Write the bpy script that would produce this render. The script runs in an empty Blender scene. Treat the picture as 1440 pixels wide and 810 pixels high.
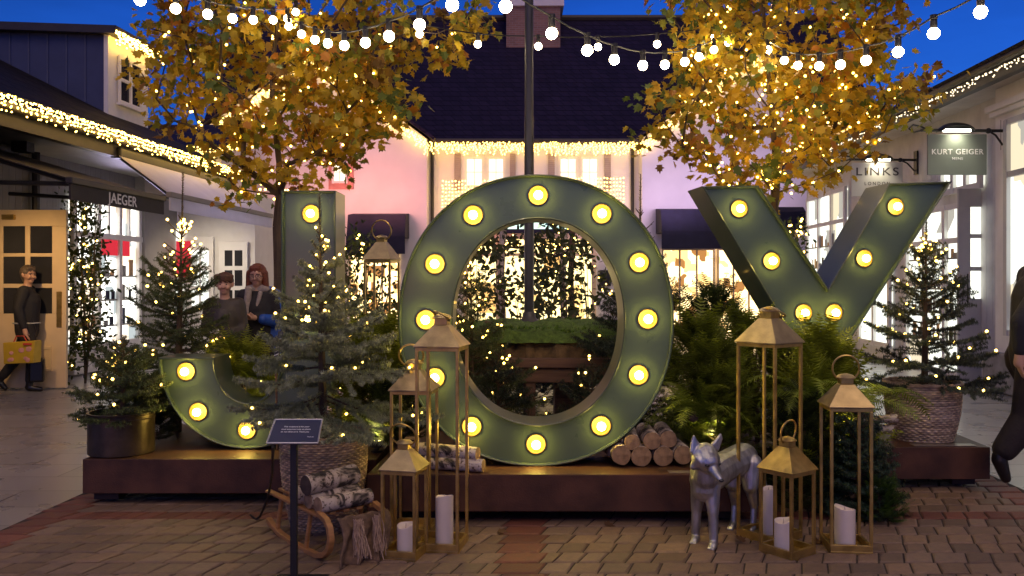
import bpy, bmesh, math, random
import numpy as np
from mathutils import Vector, Matrix, noise
from mathutils.geometry import tessellate_polygon

S = bpy.context.scene
COL = S.collection
R = math.radians
EYE = 1.55
random.seed(7)
rng = np.random.default_rng(11)


def P(px, py, Y):
    """pixel of the 1440x810 photograph at distance Y -> point"""
    return Vector(((px - 720) * Y / 1200, Y, EYE + (395 - py) * Y / 1200))


def X(px, Y):
    return (px - 720) * Y / 1200


def Zy(py, Y):
    return EYE + (395 - py) * Y / 1200


# ------------------------------------------------------------------ materials
def nodes_of(name):
    m = bpy.data.materials.new(name)
    m.use_nodes = True
    nt = m.node_tree
    return m, nt, nt.nodes['Principled BSDF'], nt.nodes['Material Output']


def mat(name, col, rough=.5, metal=0., var=.18, scale=6., bump=0., bscale=60., coat=0., tint=False,
        transl=0., stretch=(1, 1, 1), spec=.5, rvar=0.):
    m, nt, b, out = nodes_of(name)
    N, L = nt.nodes, nt.links
    tc = N.new('ShaderNodeTexCoord')
    mp = N.new('ShaderNodeMapping')
    mp.inputs['Scale'].default_value = stretch
    L.new(tc.outputs['Object'], mp.inputs['Vector'])
    ns = N.new('ShaderNodeTexNoise')
    ns.inputs['Scale'].default_value = scale
    ns.inputs['Detail'].default_value = 6
    L.new(mp.outputs[0], ns.inputs['Vector'])
    cr = N.new('ShaderNodeValToRGB')
    a, c = cr.color_ramp.elements
    a.position, c.position = .3, .7
    a.color = [x * (1 - var) for x in col] + [1]
    c.color = [min(1, x * (1 + var)) for x in col] + [1]
    L.new(ns.outputs['Fac'], cr.inputs['Fac'])
    colout = cr.outputs['Color']
    if tint:
        at = N.new('ShaderNodeAttribute')
        at.attribute_name = 'tint'
        mx = N.new('ShaderNodeMix')
        mx.data_type = 'RGBA'
        mx.blend_type = 'MULTIPLY'
        mx.inputs['Factor'].default_value = 1
        L.new(colout, mx.inputs['A'])
        L.new(at.outputs['Color'], mx.inputs['B'])
        colout = mx.outputs['Result']
    L.new(colout, b.inputs['Base Color'])
    b.inputs['Roughness'].default_value = rough
    b.inputs['Metallic'].default_value = metal
    b.inputs['Specular IOR Level'].default_value = spec
    if coat:
        b.inputs['Coat Weight'].default_value = coat
        b.inputs['Coat Roughness'].default_value = .08
    if rvar:
        mr = N.new('ShaderNodeMapRange')
        mr.inputs['To Min'].default_value = max(.02, rough - rvar)
        mr.inputs['To Max'].default_value = min(1, rough + rvar)
        L.new(ns.outputs['Fac'], mr.inputs['Value'])
        L.new(mr.outputs[0], b.inputs['Roughness'])
    if bump:
        n2 = N.new('ShaderNodeTexNoise')
        n2.inputs['Scale'].default_value = bscale
        n2.inputs['Detail'].default_value = 4
        L.new(mp.outputs[0], n2.inputs['Vector'])
        bp = N.new('ShaderNodeBump')
        bp.inputs['Strength'].default_value = bump
        bp.inputs['Distance'].default_value = .01
        L.new(n2.outputs['Fac'], bp.inputs['Height'])
        L.new(bp.outputs[0], b.inputs['Normal'])
    if transl:
        tr = N.new('ShaderNodeBsdfTranslucent')
        L.new(colout, tr.inputs['Color'])
        ms = N.new('ShaderNodeMixShader')
        ms.inputs[0].default_value = transl
        L.new(b.outputs[0], ms.inputs[1])
        L.new(tr.outputs[0], ms.inputs[2])
        L.new(ms.outputs[0], out.inputs['Surface'])
    return m


def glow(name, col, strength, busy=0., dark=(.25, .14, .06), scale=3.):
    """something that gives off light: lamps and lit shop interiors (busy: goods inside)"""
    m, nt, b, out = nodes_of(name)
    N, L = nt.nodes, nt.links
    N.remove(b)
    e = N.new('ShaderNodeEmission')
    e.inputs['Color'].default_value = (*col, 1)
    e.inputs['Strength'].default_value = strength
    if busy:
        tc = N.new('ShaderNodeTexCoord')
        vo = N.new('ShaderNodeTexVoronoi')
        vo.distance = 'CHEBYCHEV'
        vo.inputs['Scale'].default_value = scale
        L.new(tc.outputs['Object'], vo.inputs['Vector'])
        sp = N.new('ShaderNodeSeparateColor')
        L.new(vo.outputs['Color'], sp.inputs[0])
        cr = N.new('ShaderNodeValToRGB')
        cr.color_ramp.interpolation = 'CONSTANT'
        el = cr.color_ramp.elements
        el[0].position, el[0].color = 0, (*dark, 1)
        el[1].position, el[1].color = busy * .5, (col[0] * .6, col[1] * .5, col[2] * .4, 1)
        k = el.new(busy)
        k.color = (*col, 1)
        L.new(sp.outputs[0], cr.inputs['Fac'])
        L.new(cr.outputs[0], e.inputs['Color'])
    L.new(e.outputs[0], out.inputs['Surface'])
    return m


def brick_mat(name, c1, c2, mortar, bw, bh, msize, rough, swap_z=False, bump=.6, offset=.5, rvar=.1, noise_amt=.35):
    m, nt, b, out = nodes_of(name)
    N, L = nt.nodes, nt.links
    b.inputs['Specular IOR Level'].default_value = .12 if 'roof' in name else .5
    tc = N.new('ShaderNodeTexCoord')
    vec = tc.outputs['Object']
    if swap_z:
        sx = N.new('ShaderNodeSeparateXYZ')
        L.new(vec, sx.inputs[0])
        ad = N.new('ShaderNodeMath')
        ad.operation = 'ADD'
        L.new(sx.outputs['X'], ad.inputs[0])
        L.new(sx.outputs['Y'], ad.inputs[1])
        cb = N.new('ShaderNodeCombineXYZ')
        L.new(ad.outputs[0], cb.inputs['X'])
        L.new(sx.outputs['Z'], cb.inputs['Y'])
        vec = cb.outputs[0]
    br = N.new('ShaderNodeTexBrick')
    br.offset = offset
    br.inputs['Scale'].default_value = 1
    br.inputs['Brick Width'].default_value = bw
    br.inputs['Row Height'].default_value = bh
    br.inputs['Mortar Size'].default_value = msize
    br.inputs['Mortar Smooth'].default_value = .3
    br.inputs['Color1'].default_value = (*c1, 1)
    br.inputs['Color2'].default_value = (*c2, 1)
    br.inputs['Mortar'].default_value = (*mortar, 1)
    L.new(vec, br.inputs['Vector'])
    ns = N.new('ShaderNodeTexNoise')
    ns.inputs['Scale'].default_value = 2.3
    ns.inputs['Detail'].default_value = 8
    L.new(tc.outputs['Object'], ns.inputs['Vector'])
    mr = N.new('ShaderNodeMapRange')
    mr.inputs['To Min'].default_value = 1 - noise_amt
    mr.inputs['To Max'].default_value = 1 + noise_amt
    L.new(ns.outputs['Fac'], mr.inputs['Value'])
    mx = N.new('ShaderNodeMix')
    mx.data_type = 'RGBA'
    mx.blend_type = 'MULTIPLY'
    mx.inputs['Factor'].default_value = 1
    L.new(br.outputs['Color'], mx.inputs['A'])
    L.new(mr.outputs[0], mx.inputs['B'])
    L.new(mx.outputs['Result'], b.inputs['Base Color'])
    m2 = N.new('ShaderNodeMapRange')
    m2.inputs['To Min'].default_value = rough - rvar
    m2.inputs['To Max'].default_value = rough + rvar
    L.new(ns.outputs['Fac'], m2.inputs['Value'])
    L.new(m2.outputs[0], b.inputs['Roughness'])
    sub = N.new('ShaderNodeMath')
    sub.operation = 'SUBTRACT'
    L.new(ns.outputs['Fac'], sub.inputs[0])
    L.new(br.outputs['Fac'], sub.inputs[1])
    bp = N.new('ShaderNodeBump')
    bp.inputs['Strength'].default_value = bump
    bp.inputs['Distance'].default_value = .01
    L.new(sub.outputs[0], bp.inputs['Height'])
    L.new(bp.outputs[0], b.inputs['Normal'])
    return m


def board_mat(name, col, pitch, rough=.6, axis='XY'):
    """painted boarding: narrow dark joints every pitch metres"""
    m, nt, b, out = nodes_of(name)
    N, L = nt.nodes, nt.links
    tc = N.new('ShaderNodeTexCoord')
    sx = N.new('ShaderNodeSeparateXYZ')
    L.new(tc.outputs['Object'], sx.inputs[0])
    if axis == 'XY':
        ad = N.new('ShaderNodeMath')
        L.new(sx.outputs['X'], ad.inputs[0])
        L.new(sx.outputs['Y'], ad.inputs[1])
        v = ad.outputs[0]
    else:
        v = sx.outputs['Z']
    md = N.new('ShaderNodeMath')
    md.operation = 'PINGPONG'
    md.inputs[1].default_value = pitch / 2
    L.new(v, md.inputs[0])
    mr = N.new('ShaderNodeMapRange')
    mr.inputs['From Max'].default_value = pitch * .07
    L.new(md.outputs[0], mr.inputs['Value'])
    ns = N.new('ShaderNodeTexNoise')
    ns.inputs['Scale'].default_value = 3
    ns.inputs['Detail'].default_value = 6
    L.new(tc.outputs['Object'], ns.inputs['Vector'])
    cr = N.new('ShaderNodeValToRGB')
    cr.color_ramp.elements[0].position, cr.color_ramp.elements[1].position = .3, .7
    cr.color_ramp.elements[0].color = [x * .85 for x in col] + [1]
    cr.color_ramp.elements[1].color = [min(1, x * 1.1) for x in col] + [1]
    L.new(ns.outputs['Fac'], cr.inputs['Fac'])
    L.new(cr.outputs[0], b.inputs['Base Color'])
    b.inputs['Roughness'].default_value = rough
    bp = N.new('ShaderNodeBump')
    bp.inputs['Strength'].default_value = .9
    bp.inputs['Distance'].default_value = .012
    L.new(mr.outputs[0], bp.inputs['Height'])
    L.new(bp.outputs[0], b.inputs['Normal'])
    return m


def birch_mat():
    m, nt, b, out = nodes_of('birch_bark')
    N, L = nt.nodes, nt.links
    tc = N.new('ShaderNodeTexCoord')
    w = N.new('ShaderNodeTexNoise')
    w.inputs['Scale'].default_value = 9
    w.inputs['Detail'].default_value = 5
    w.inputs['Distortion'].default_value = .6
    L.new(tc.outputs['Object'], w.inputs['Vector'])
    cr = N.new('ShaderNodeValToRGB')
    e = cr.color_ramp.elements
    e[0].position, e[0].color = .40, (.045, .035, .03, 1)
    e[1].position, e[1].color = .47, (.50, .40, .32, 1)
    k = e.new(.66)
    k.color = (.66, .58, .50, 1)
    L.new(w.outputs['Fac'], cr.inputs['Fac'])
    v = N.new('ShaderNodeTexNoise')
    v.inputs['Scale'].default_value = 55
    v.inputs['Detail'].default_value = 3
    L.new(tc.outputs['Object'], v.inputs['Vector'])
    c2 = N.new('ShaderNodeValToRGB')
    c2.color_ramp.elements[0].position, c2.color_ramp.elements[0].color = .36, (.25, .2, .17, 1)
    c2.color_ramp.elements[1].position, c2.color_ramp.elements[1].color = .45, (1, 1, 1, 1)
    L.new(v.outputs['Fac'], c2.inputs['Fac'])
    mx = N.new('ShaderNodeMix')
    mx.data_type = 'RGBA'
    mx.blend_type = 'MULTIPLY'
    mx.inputs['Factor'].default_value = 1
    L.new(cr.outputs[0], mx.inputs['A'])
    L.new(c2.outputs[0], mx.inputs['B'])
    L.new(mx.outputs['Result'], b.inputs['Base Color'])
    b.inputs['Roughness'].default_value = .75
    bp = N.new('ShaderNodeBump')
    bp.inputs['Strength'].default_value = .7
    bp.inputs['Distance'].default_value = .01
    L.new(w.outputs['Fac'], bp.inputs['Height'])
    L.new(bp.outputs[0], b.inputs['Normal'])
    return m


M = {}
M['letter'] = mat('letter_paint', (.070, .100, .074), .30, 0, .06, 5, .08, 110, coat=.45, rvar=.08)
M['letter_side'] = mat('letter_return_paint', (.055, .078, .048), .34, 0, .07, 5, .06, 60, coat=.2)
M['reflector'] = mat('gold_reflector', (.125, .066, .004), .5, .1, .1, 20)
M['bulb'] = glow('marquee_bulb', (1, .74, .14), 46)
M['corten'] = mat('rusted_steel', (.085, .035, .018), .55, .25, .45, 5, .25, 90, rvar=.15)
M['corten_dark'] = mat('dark_steel', (.03, .018, .014), .6, .3, .3, 6, .2, 60)
M['brass'] = mat('aged_brass', (.50, .35, .11), .34, .9, .25, 14, .12, 120, rvar=.10)
M['brass_pale'] = mat('pale_brushed_brass', (.47, .36, .18), .40, .85, .22, 14, .12, 120, rvar=.1)
M['candle'] = mat('ivory_wax', (.80, .68, .56), .5, 0, .06, 8, .04, 60)
M['wick'] = mat('candle_flame_plastic', (.6, .5, .4), .5)
M['silver'] = mat('silver_paint', (.43, .43, .45), .36, .85, .34, 24, .3, 110, stretch=(1, 1, .4), rvar=.12)
M['silver_dark'] = mat('dark_eye', (.03, .03, .035), .2)
M['wicker'] = mat('wicker', (.64, .44, .24), .62, 0, .35, 18, .4, 160, tint=True)
M['wicker_dark'] = mat('brown_wicker', (.82, .58, .38), .62, 0, .35, 18, .4, 160, tint=True)
M['soil'] = mat('soil', (.03, .02, .014), .9, 0, .4, 20, .8, 60)
M['birch'] = birch_mat()
M['cut'] = mat('cut_wood', (.34, .21, .10), .8, 0, .42, 22, .4, 80)
M['cut_dark'] = mat('dark_cut_wood', (.07, .045, .03), .8, 0, .35, 22, .4, 80)
M['sled'] = mat('sled_beech', (.42, .20, .065), .42, 0, .25, 9, .2, 50, stretch=(1, 1, 5))
M['old_wood'] = mat('weathered_timber', (.14, .075, .045), .7, 0, .35, 6, .5, 40, stretch=(.4, 3, 6))
M['hessian'] = mat('hessian', (.20, .125, .075), .95, 0, .35, 30, .8, 240)
M['black'] = mat('black_powder_coat', (.012, .012, .014), .45)
M['pole'] = mat('grey_painted_steel', (.055, .052, .05), .42, .4, .15, 4)
M['rubber'] = mat('black_rubber', (.012, .012, .012), .6)
M['navy_panel'] = mat('navy_sign_board', (.018, .022, .065), .45)
M['white_ink'] = mat('white_lettering', (.80, .80, .80), .6, var=.03)
M['dark_ink'] = mat('dark_lettering', (.06, .05, .05), .6, var=.03)
M['pot'] = mat('blackened_zinc', (.075, .052, .035), .36, .6, .45, 7, .2, 30, rvar=.12)
M['trunk'] = mat('tree_bark', (.075, .05, .03), .85, 0, .35, 14, .8, 45, stretch=(1, 1, .3))
M['leaf'] = mat('autumn_leaf', (1, 1, 1), .5, 0, .10, 3, tint=True, transl=.45)
M['needle'] = mat('conifer_needle', (1, 1, 1), .5, 0, .10, 3, tint=True, transl=.12)
M['fern'] = mat('fern_leaf', (1, 1, 1), .45, 0, .08, 3, tint=True, transl=.42)
M['moss'] = mat('moss', (.075, .13, .018), .95, 0, .4, 25, .9, 120)
M['earth'] = mat('dry_peat', (.12, .075, .03), .95, 0, .4, 14, .9, 60)
M['fairy'] = glow('fairy_bulb', (1, .58, .10), 12)
M['fairy_far'] = glow('far_fairy_bulb', (1, .60, .12), 4.6)
M['uplight'] = glow('uplight_lens', (1, .80, .18), 9)
M['fairy_dim'] = glow('dim_fairy_bulb', (1, .80, .50), 1.6)
M['festoon'] = glow('festoon_bulb', (1, .78, .48), 34)
M['wire'] = mat('black_cable', (.012, .012, .012), .5)
M['socket'] = mat('black_lamp_socket', (.015, .014, .013), .5)
# buildings
M['siding'] = board_mat('grey_boarding', (.17, .165, .16), .16)
M['navy_cheek'] = board_mat('blue_grey_boarding', (.048, .06, .14), .34)
M['cream_board'] = board_mat('cream_boarding', (.66, .63, .60), .18)
M['white'] = mat('white_paint', (.76, .74, .72), .5, 0, .05, 5, .05, 90)
M['cream'] = mat('cream_paint', (.74, .56, .34), .5, 0, .06, 5, .05, 90)
M['stucco'] = mat('white_render', (.74, .72, .72), .8, 0, .06, 1.4, .3, 120)
M['slate'] = brick_mat('slate_roof', (.027, .020, .046), (.019, .015, .035), (.008, .006, .015), .3, .19, .012, .62, True, .8)
M['dark_roof'] = brick_mat('dark_tile_roof', (.020, .015, .015), (.014, .012, .012), (.006, .006, .006), .3, .22, .02, .7, True, .8)
M['fascia'] = mat('dark_fascia', (.035, .028, .025), .5)
M['chimney'] = brick_mat('chimney_brick', (.30, .16, .12), (.24, .13, .10), (.28, .22, .2), .22, .075, .008, .8, True, .5)
M['pillar'] = mat('taupe_pillar', (.27, .255, .235), .6, 0, .08, 4, .1, 80)
M['stone'] = mat('plinth_stone', (.24, .23, .23), .75, 0, .25, 7, .4, 60)
M['grey_paint'] = mat('pale_grey_paint', (.46, .46, .48), .45, 0, .05, 5)
M['sign_grey'] = mat('sage_grey_board', (.17, .20, .175), .5, 0, .05, 4)
M['sign_pale'] = mat('pale_sign_board', (.55, .52, .48), .5, 0, .05, 4)
M['navy_fabric'] = mat('navy_canvas', (.017, .016, .040), .85, 0, .2, 4, .2, 200)
M['black_fabric'] = mat('black_canvas', (.018, .014, .018), .7, 0, .2, 4, .2, 200)
M['lilac_fabric'] = mat('white_canvas', (.80, .78, .82), .75, 0, .05, 3, .1, 120, transl=.35)
M['shutter'] = board_mat('grey_shutter', (.33, .27, .27), .06, axis='Z')
M['pink_trim'] = mat('pink_trim', (.55, .24, .2), .7)
M['shop_white'] = glow('lit_shop_interior', (1, .97, .88), 1.7, .30, (.20, .22, .22), 2.2)
M['shop_warm'] = glow('warm_shop_interior', (1, .70, .30), 2.3, .42, (.16, .07, .02), 3.3)
M['lit_window'] = glow('lit_window', (1, .84, .52), 1.25)
M['lit_cool'] = glow('cool_lit_window', (.98, 1, .86), 1.0, .25, (.30, .28, .24), 1.4)
M['lit_entry'] = glow('lit_entry', (1, .76, .32), 1.7, .22, (.55, .30, .09), 1.6)
M['lit_sign'] = glow('backlit_sign', (.66, .95, .80), 1.1, .35, (.02, .05, .06), 7)
M['lamp_white'] = glow('sign_lamp', (1, .93, .68), 9)
M['red'] = mat('red_display', (.65, .03, .05), .6)
M['red_glow'] = glow('lit_red_display', (.9, .045, .07), .45)
M['glass_dark'] = mat('dark_window_glass', (.03, .03, .035), .08, 0, .2, 2)
# people
M['skin'] = mat('skin', (.50, .28, .19), .5, 0, .08, 20)
M['hair_brown'] = mat('brown_hair', (.085, .035, .018), .6, 0, .3, 60, .5, 90)
M['hair_grey'] = mat('greying_hair', (.10, .07, .05), .6, 0, .3, 60, .5, 90)
M['coat_black'] = mat('black_coat', (.014, .013, .017), .8, 0, .2, 9, .3, 60)
M['coat_olive'] = mat('dark_padded_jacket', (.045, .036, .026), .6, 0, .25, 9, .6, 25)
M['coat_blue'] = mat('bright_blue_jacket', (.012, .07, .36), .55, 0, .2, 9, .3, 30)
M['trouser'] = mat('dark_trousers', (.020, .017, .016), .8, 0, .2, 12, .3, 60)
M['shoe'] = mat('black_leather', (.012, .010, .010), .28)
M['scarf'] = mat('grey_scarf', (.32, .27, .24), .9, 0, .2, 30, .5, 90)
M['bag_yellow'] = mat('yellow_print_bag', (.62, .40, .03), .5, 0, .1, 8)
M['bag_pink'] = mat('pink_print', (.75, .35, .30), .5, 0, .2, 20)
M['bag_red'] = mat('red_print', (.55, .06, .03), .5)


# ------------------------------------------------------------------ mesh helpers
def wloc(o):
    v = Vector((0, 0, 0))
    while o:
        v += o.location
        o = o.parent
    return v


def link(name, me, mats, parent=None):
    o = bpy.data.objects.new(name, me)
    COL.objects.link(o)
    if parent:
        o.parent = parent
    for m in (mats if isinstance(mats, (list, tuple)) else [mats]):
        me.materials.append(M[m] if isinstance(m, str) else m)
    return o


class MB:
    def __init__(s):
        s.v, s.f, s.m = [], [], []

    def add(s, vs, fs, mi=0):
        o = len(s.v)
        s.v += [tuple(v) for v in vs]
        s.f += [tuple(i + o for i in f) for f in fs]
        s.m += [mi] * len(fs)
        return s

    def box(s, a, b, mi=0):
        x0, x1 = sorted((a[0], b[0])); y0, y1 = sorted((a[1], b[1])); z0, z1 = sorted((a[2], b[2]))
        return s.prism([(x0, y0), (x1, y0), (x1, y1), (x0, y1)], z0, z1, mi)

    def obox(s, c, size, rot, mi=0):
        """box about centre c turned by a Matrix or a yaw angle"""
        rm = Matrix.Rotation(rot, 3, 'Z') if isinstance(rot, (int, float)) else rot
        h = [x / 2 for x in size]
        vs = [Vector(c) + rm @ Vector((sx * h[0], sy * h[1], sz * h[2])) for sz in (-1, 1) for sx, sy in ((-1, -1), (1, -1), (1, 1), (-1, 1))]
        return s.add(vs, [(3, 2, 1, 0), (4, 5, 6, 7), (0, 1, 5, 4), (1, 2, 6, 5), (2, 3, 7, 6), (3, 0, 4, 7)], mi)

    def prism(s, poly, z0, z1, mi=0):
        n = len(poly)
        vs = [(x, y, z0) for x, y in poly] + [(x, y, z1) for x, y in poly]
        fs = [tuple(range(n - 1, -1, -1)), tuple(range(n, 2 * n))] + [(i, (i + 1) % n, n + (i + 1) % n, n + i) for i in range(n)]
        return s.add(vs, fs, mi)

    def hexa(s, p, mi=0):
        """eight corners: four below, four above, both going round the same way"""
        return s.add(p, [(3, 2, 1, 0), (4, 5, 6, 7), (0, 1, 5, 4), (1, 2, 6, 5), (2, 3, 7, 6), (3, 0, 4, 7)], mi)

    def slab(s, quad, t, mi=0):
        """a quad given thickness t along its normal"""
        q = [Vector(p) for p in quad]
        n = (q[1] - q[0]).cross(q[2] - q[0]).normalized() * t
        return s.hexa([p - n for p in q] + q, mi)

    def tube(s, pts, r, n=8, mi=0, closed=False):
        pts = [Vector(p) for p in pts]
        k = len(pts)
        rs = r if isinstance(r, (list, tuple)) else [r] * k
        vs, fs = [], []
        up = None
        for i, p in enumerate(pts):
            if closed:
                t = pts[(i + 1) % k] - pts[i - 1]
            else:
                t = pts[min(i + 1, k - 1)] - pts[max(i - 1, 0)]
            t = t.normalized() if t.length > 1e-9 else Vector((0, 0, 1))
            if up is None:
                up = Vector((0, 0, 1)) if abs(t.z) < .9 else Vector((1, 0, 0))
            a = t.cross(up)
            if a.length < 1e-6:
                a = t.orthogonal()
            a.normalize()
            b = a.cross(t).normalized()
            up = b
            for j in range(n):
                th = 2 * math.pi * j / n
                vs.append(p + (a * math.cos(th) + b * math.sin(th)) * rs[i])
        for i in range(k if closed else k - 1):
            for j in range(n):
                i2 = (i + 1) % k
                fs.append((i * n + j, i * n + (j + 1) % n, i2 * n + (j + 1) % n, i2 * n + j))
        if not closed:
            fs.append(tuple(range(n - 1, -1, -1)))
            fs.append(tuple((k - 1) * n + j for j in range(n)))
        return s.add(vs, fs, mi)

    def capsule(s, p0, p1, r0, r1, n=12, mi=0):
        p0, p1 = Vector(p0), Vector(p1)
        d = p1 - p0
        if d.length < 1e-6:
            d = Vector((0, 0, 1e-4))
        u = d.normalized()
        pts, rs = [], []
        for a in (80, 55, 28, 0):
            pts.append(p0 - u * r0 * math.sin(R(a))); rs.append(r0 * math.cos(R(a)))
        for a in (0, 28, 55, 80):
            pts.append(p1 + u * r1 * math.sin(R(a))); rs.append(r1 * math.cos(R(a)))
        return s.tube(pts, rs, n, mi)

    def lathe(s, prof, c, n=24, mi=0):
        vs, fs = [], []
        for r, z in prof:
            for j in range(n):
                th = 2 * math.pi * j / n
                vs.append((c[0] + r * math.cos(th), c[1] + r * math.sin(th), c[2] + z))
        for i in range(len(prof) - 1):
            for j in range(n):
                fs.append((i * n + j, i * n + (j + 1) % n, (i + 1) * n + (j + 1) % n, (i + 1) * n + j))
        if prof[0][0] > 1e-4:
            fs.append(tuple(range(n - 1, -1, -1)))
        if prof[-1][0] > 1e-4:
            fs.append(tuple((len(prof) - 1) * n + j for j in range(n)))
        return s.add(vs, fs, mi)

    def ball(s, c, r, n=12, k=8, mi=0, sq=(1, 1, 1)):
        vs, fs = [], []
        for i in range(1, k):
            ph = math.pi * i / k
            for j in range(n):
                th = 2 * math.pi * j / n
                vs.append((c[0] + r * sq[0] * math.sin(ph) * math.cos(th), c[1] + r * sq[1] * math.sin(ph) * math.sin(th), c[2] + r * sq[2] * math.cos(ph)))
        for i in range(k - 2):
            for j in range(n):
                fs.append((i * n + j, (i + 1) * n + j, (i + 1) * n + (j + 1) % n, i * n + (j + 1) % n))
        t = len(vs)
        vs += [(c[0], c[1], c[2] + r * sq[2]), (c[0], c[1], c[2] - r * sq[2])]
        for j in range(n):
            fs.append((t, j, (j + 1) % n))
            fs.append((t + 1, (k - 2) * n + (j + 1) % n, (k - 2) * n + j))
        return s.add(vs, fs, mi)

    def build(s, name, mats, parent=None, smooth=False, bevel=0., tint=None):
        off = wloc(parent) if parent else Vector((0, 0, 0))
        me = bpy.data.meshes.new(name)
        me.from_pydata([(v[0] - off.x, v[1] - off.y, v[2] - off.z) for v in s.v], [], s.f)
        o = link(name, me, mats, parent)
        if len(set(s.m)) > 1:
            me.polygons.foreach_set('material_index', s.m)
        if smooth:
            me.polygons.foreach_set('use_smooth', [True] * len(me.polygons))
            try:
                me.set_sharp_from_angle(angle=R(40))
            except Exception:
                pass
        if tint is not None:
            a = me.attributes.new('tint', 'FLOAT_COLOR', 'POINT')
            a.data.foreach_set('color', np.asarray(tint, dtype=np.float32).ravel())
        if bevel:
            b = o.modifiers.new('bevel', 'BEVEL')
            b.width, b.segments, b.limit_method, b.angle_limit = bevel, 2, 'ANGLE', R(40)
        me.update()
        return o


def np_build(name, verts, faces, mats, parent=None, tint=None, smooth=False):
    """verts (N,3) array in world space, faces (F,k) array"""
    off = np.array(wloc(parent)) if parent else np.zeros(3)
    me = bpy.data.meshes.new(name)
    v = np.asarray(verts, dtype=np.float32) - off.astype(np.float32)
    f = np.asarray(faces, dtype=np.int32)
    k = f.shape[1]
    me.vertices.add(len(v)); me.vertices.foreach_set('co', v.ravel())
    me.loops.add(f.size); me.loops.foreach_set('vertex_index', f.ravel())
    me.polygons.add(len(f))
    me.polygons.foreach_set('loop_start', np.arange(0, f.size, k, dtype=np.int32))
    if tint is not None:
        a = me.attributes.new('tint', 'FLOAT_COLOR', 'POINT')
        a.data.foreach_set('color', np.asarray(tint, dtype=np.float32).ravel())
    me.update(calc_edges=True)
    me.validate()
    if smooth:
        me.polygons.foreach_set('use_smooth', [True] * len(me.polygons))
    return link(name, me, mats, parent)


def thing(name, label, cat, loc, group=None):
    o = bpy.data.objects.new(name, None)
    COL.objects.link(o)
    o.location = loc
    o.empty_display_size = .1
    return tag(o, label, cat, group)


def tag(o, label, cat, group=None):
    o['label'] = label
    o['category'] = cat
    if group:
        o['group'] = group
    return o


def struct(o, kind='structure'):
    o['kind'] = kind
    return o


def text_obj(name, body, mtl, parent, size, loc, xdir, zdir, spacing=1., depth=.003, align='CENTER', fit=None):
    """lettering as a mesh: xdir runs along the line, zdir up the letters"""
    cu = bpy.data.curves.new(name, 'FONT')
    cu.body, cu.size, cu.align_x, cu.align_y = body, size, align, 'CENTER'
    cu.space_character, cu.extrude = spacing, depth
    cu.offset = size * .012
    tmp = bpy.data.objects.new('tmp', cu)
    COL.objects.link(tmp)
    dg = bpy.context.evaluated_depsgraph_get()
    dg.update()
    me = bpy.data.meshes.new_from_object(tmp.evaluated_get(dg))
    bpy.data.objects.remove(tmp)
    x, z = Vector(xdir).normalized(), Vector(zdir).normalized()
    z = (z - x * z.dot(x)).normalized()
    n = x.cross(z)
    co = [v.co.copy() for v in me.vertices]
    w = max(c.x for c in co) - min(c.x for c in co)
    k = fit / w if fit else 1
    off = wloc(parent)
    for v, c in zip(me.vertices, co):
        v.co = Vector(loc) + x * c.x * k + z * c.y + n * c.z - off
    me.materials.clear()
    return link(name, me, mtl, parent)


# ------------------------------------------------------------------ strings of small lights
_bm = {}


def bulb_mesh(r, mtl, sub=1):
    key = (round(r, 4), mtl, sub)
    if key not in _bm:
        b = bmesh.new()
        bmesh.ops.create_icosphere(b, subdivisions=sub, radius=r)
        me = bpy.data.meshes.new('bulb')
        b.to_mesh(me)
        b.free()
        me.polygons.foreach_set('use_smooth', [True] * len(me.polygons))
        me.materials.append(M[mtl])
        _bm[key] = me
    return _bm[key]


def light_string(label, pts, r, mtl, group, wire=None, sub=1, name='fairy_lights', cat='string lights', wire_r=.004):
    pts = [Vector(p) for p in pts]
    root = thing(name, label, cat, min(pts, key=lambda p: p.z), group)
    off = wloc(root)
    me = bulb_mesh(r, mtl, sub)
    if len(pts) > 100:
        near = sorted(pts, key=lambda p: p.y + random.random() * .4)
    else:
        near = pts
    for p in near[:100]:
        o = bpy.data.objects.new('bulb', me)
        COL.objects.link(o)
        o.parent = root
        o.location = p - off
    rest = near[100:]
    if rest:
        bv = np.array([v.co[:] for v in me.vertices], dtype=np.float32)
        bf = np.array([p.vertices[:] for p in me.polygons], dtype=np.int32)
        q = np.array([p[:] for p in rest], dtype=np.float32)
        V = (q[:, None, :] + bv[None]).reshape(-1, 3)
        F = (bf[None] + (np.arange(len(q)) * len(bv))[:, None, None]).reshape(-1, 3)
        o = np_build('bulb', V, F, mtl, root, smooth=True)
        o['kind'] = 'stuff'
    if wire:
        b = MB()
        for w in wire:
            b.tube(w, wire_r, 5)
        b.build('cable', 'wire', root)
    return root
# ------------------------------------------------------------------ camera, sky, light
cam = bpy.data.objects.new('camera', bpy.data.cameras.new('camera'))
COL.objects.link(cam)
cam.location = (0, 0, EYE)
cam.rotation_euler = (R(90), 0, 0)
cam.data.lens, cam.data.sensor_width = 30, 36
cam.data.shift_y = -10 / 1440
cam.data.clip_end = 2000
S.camera = cam

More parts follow.
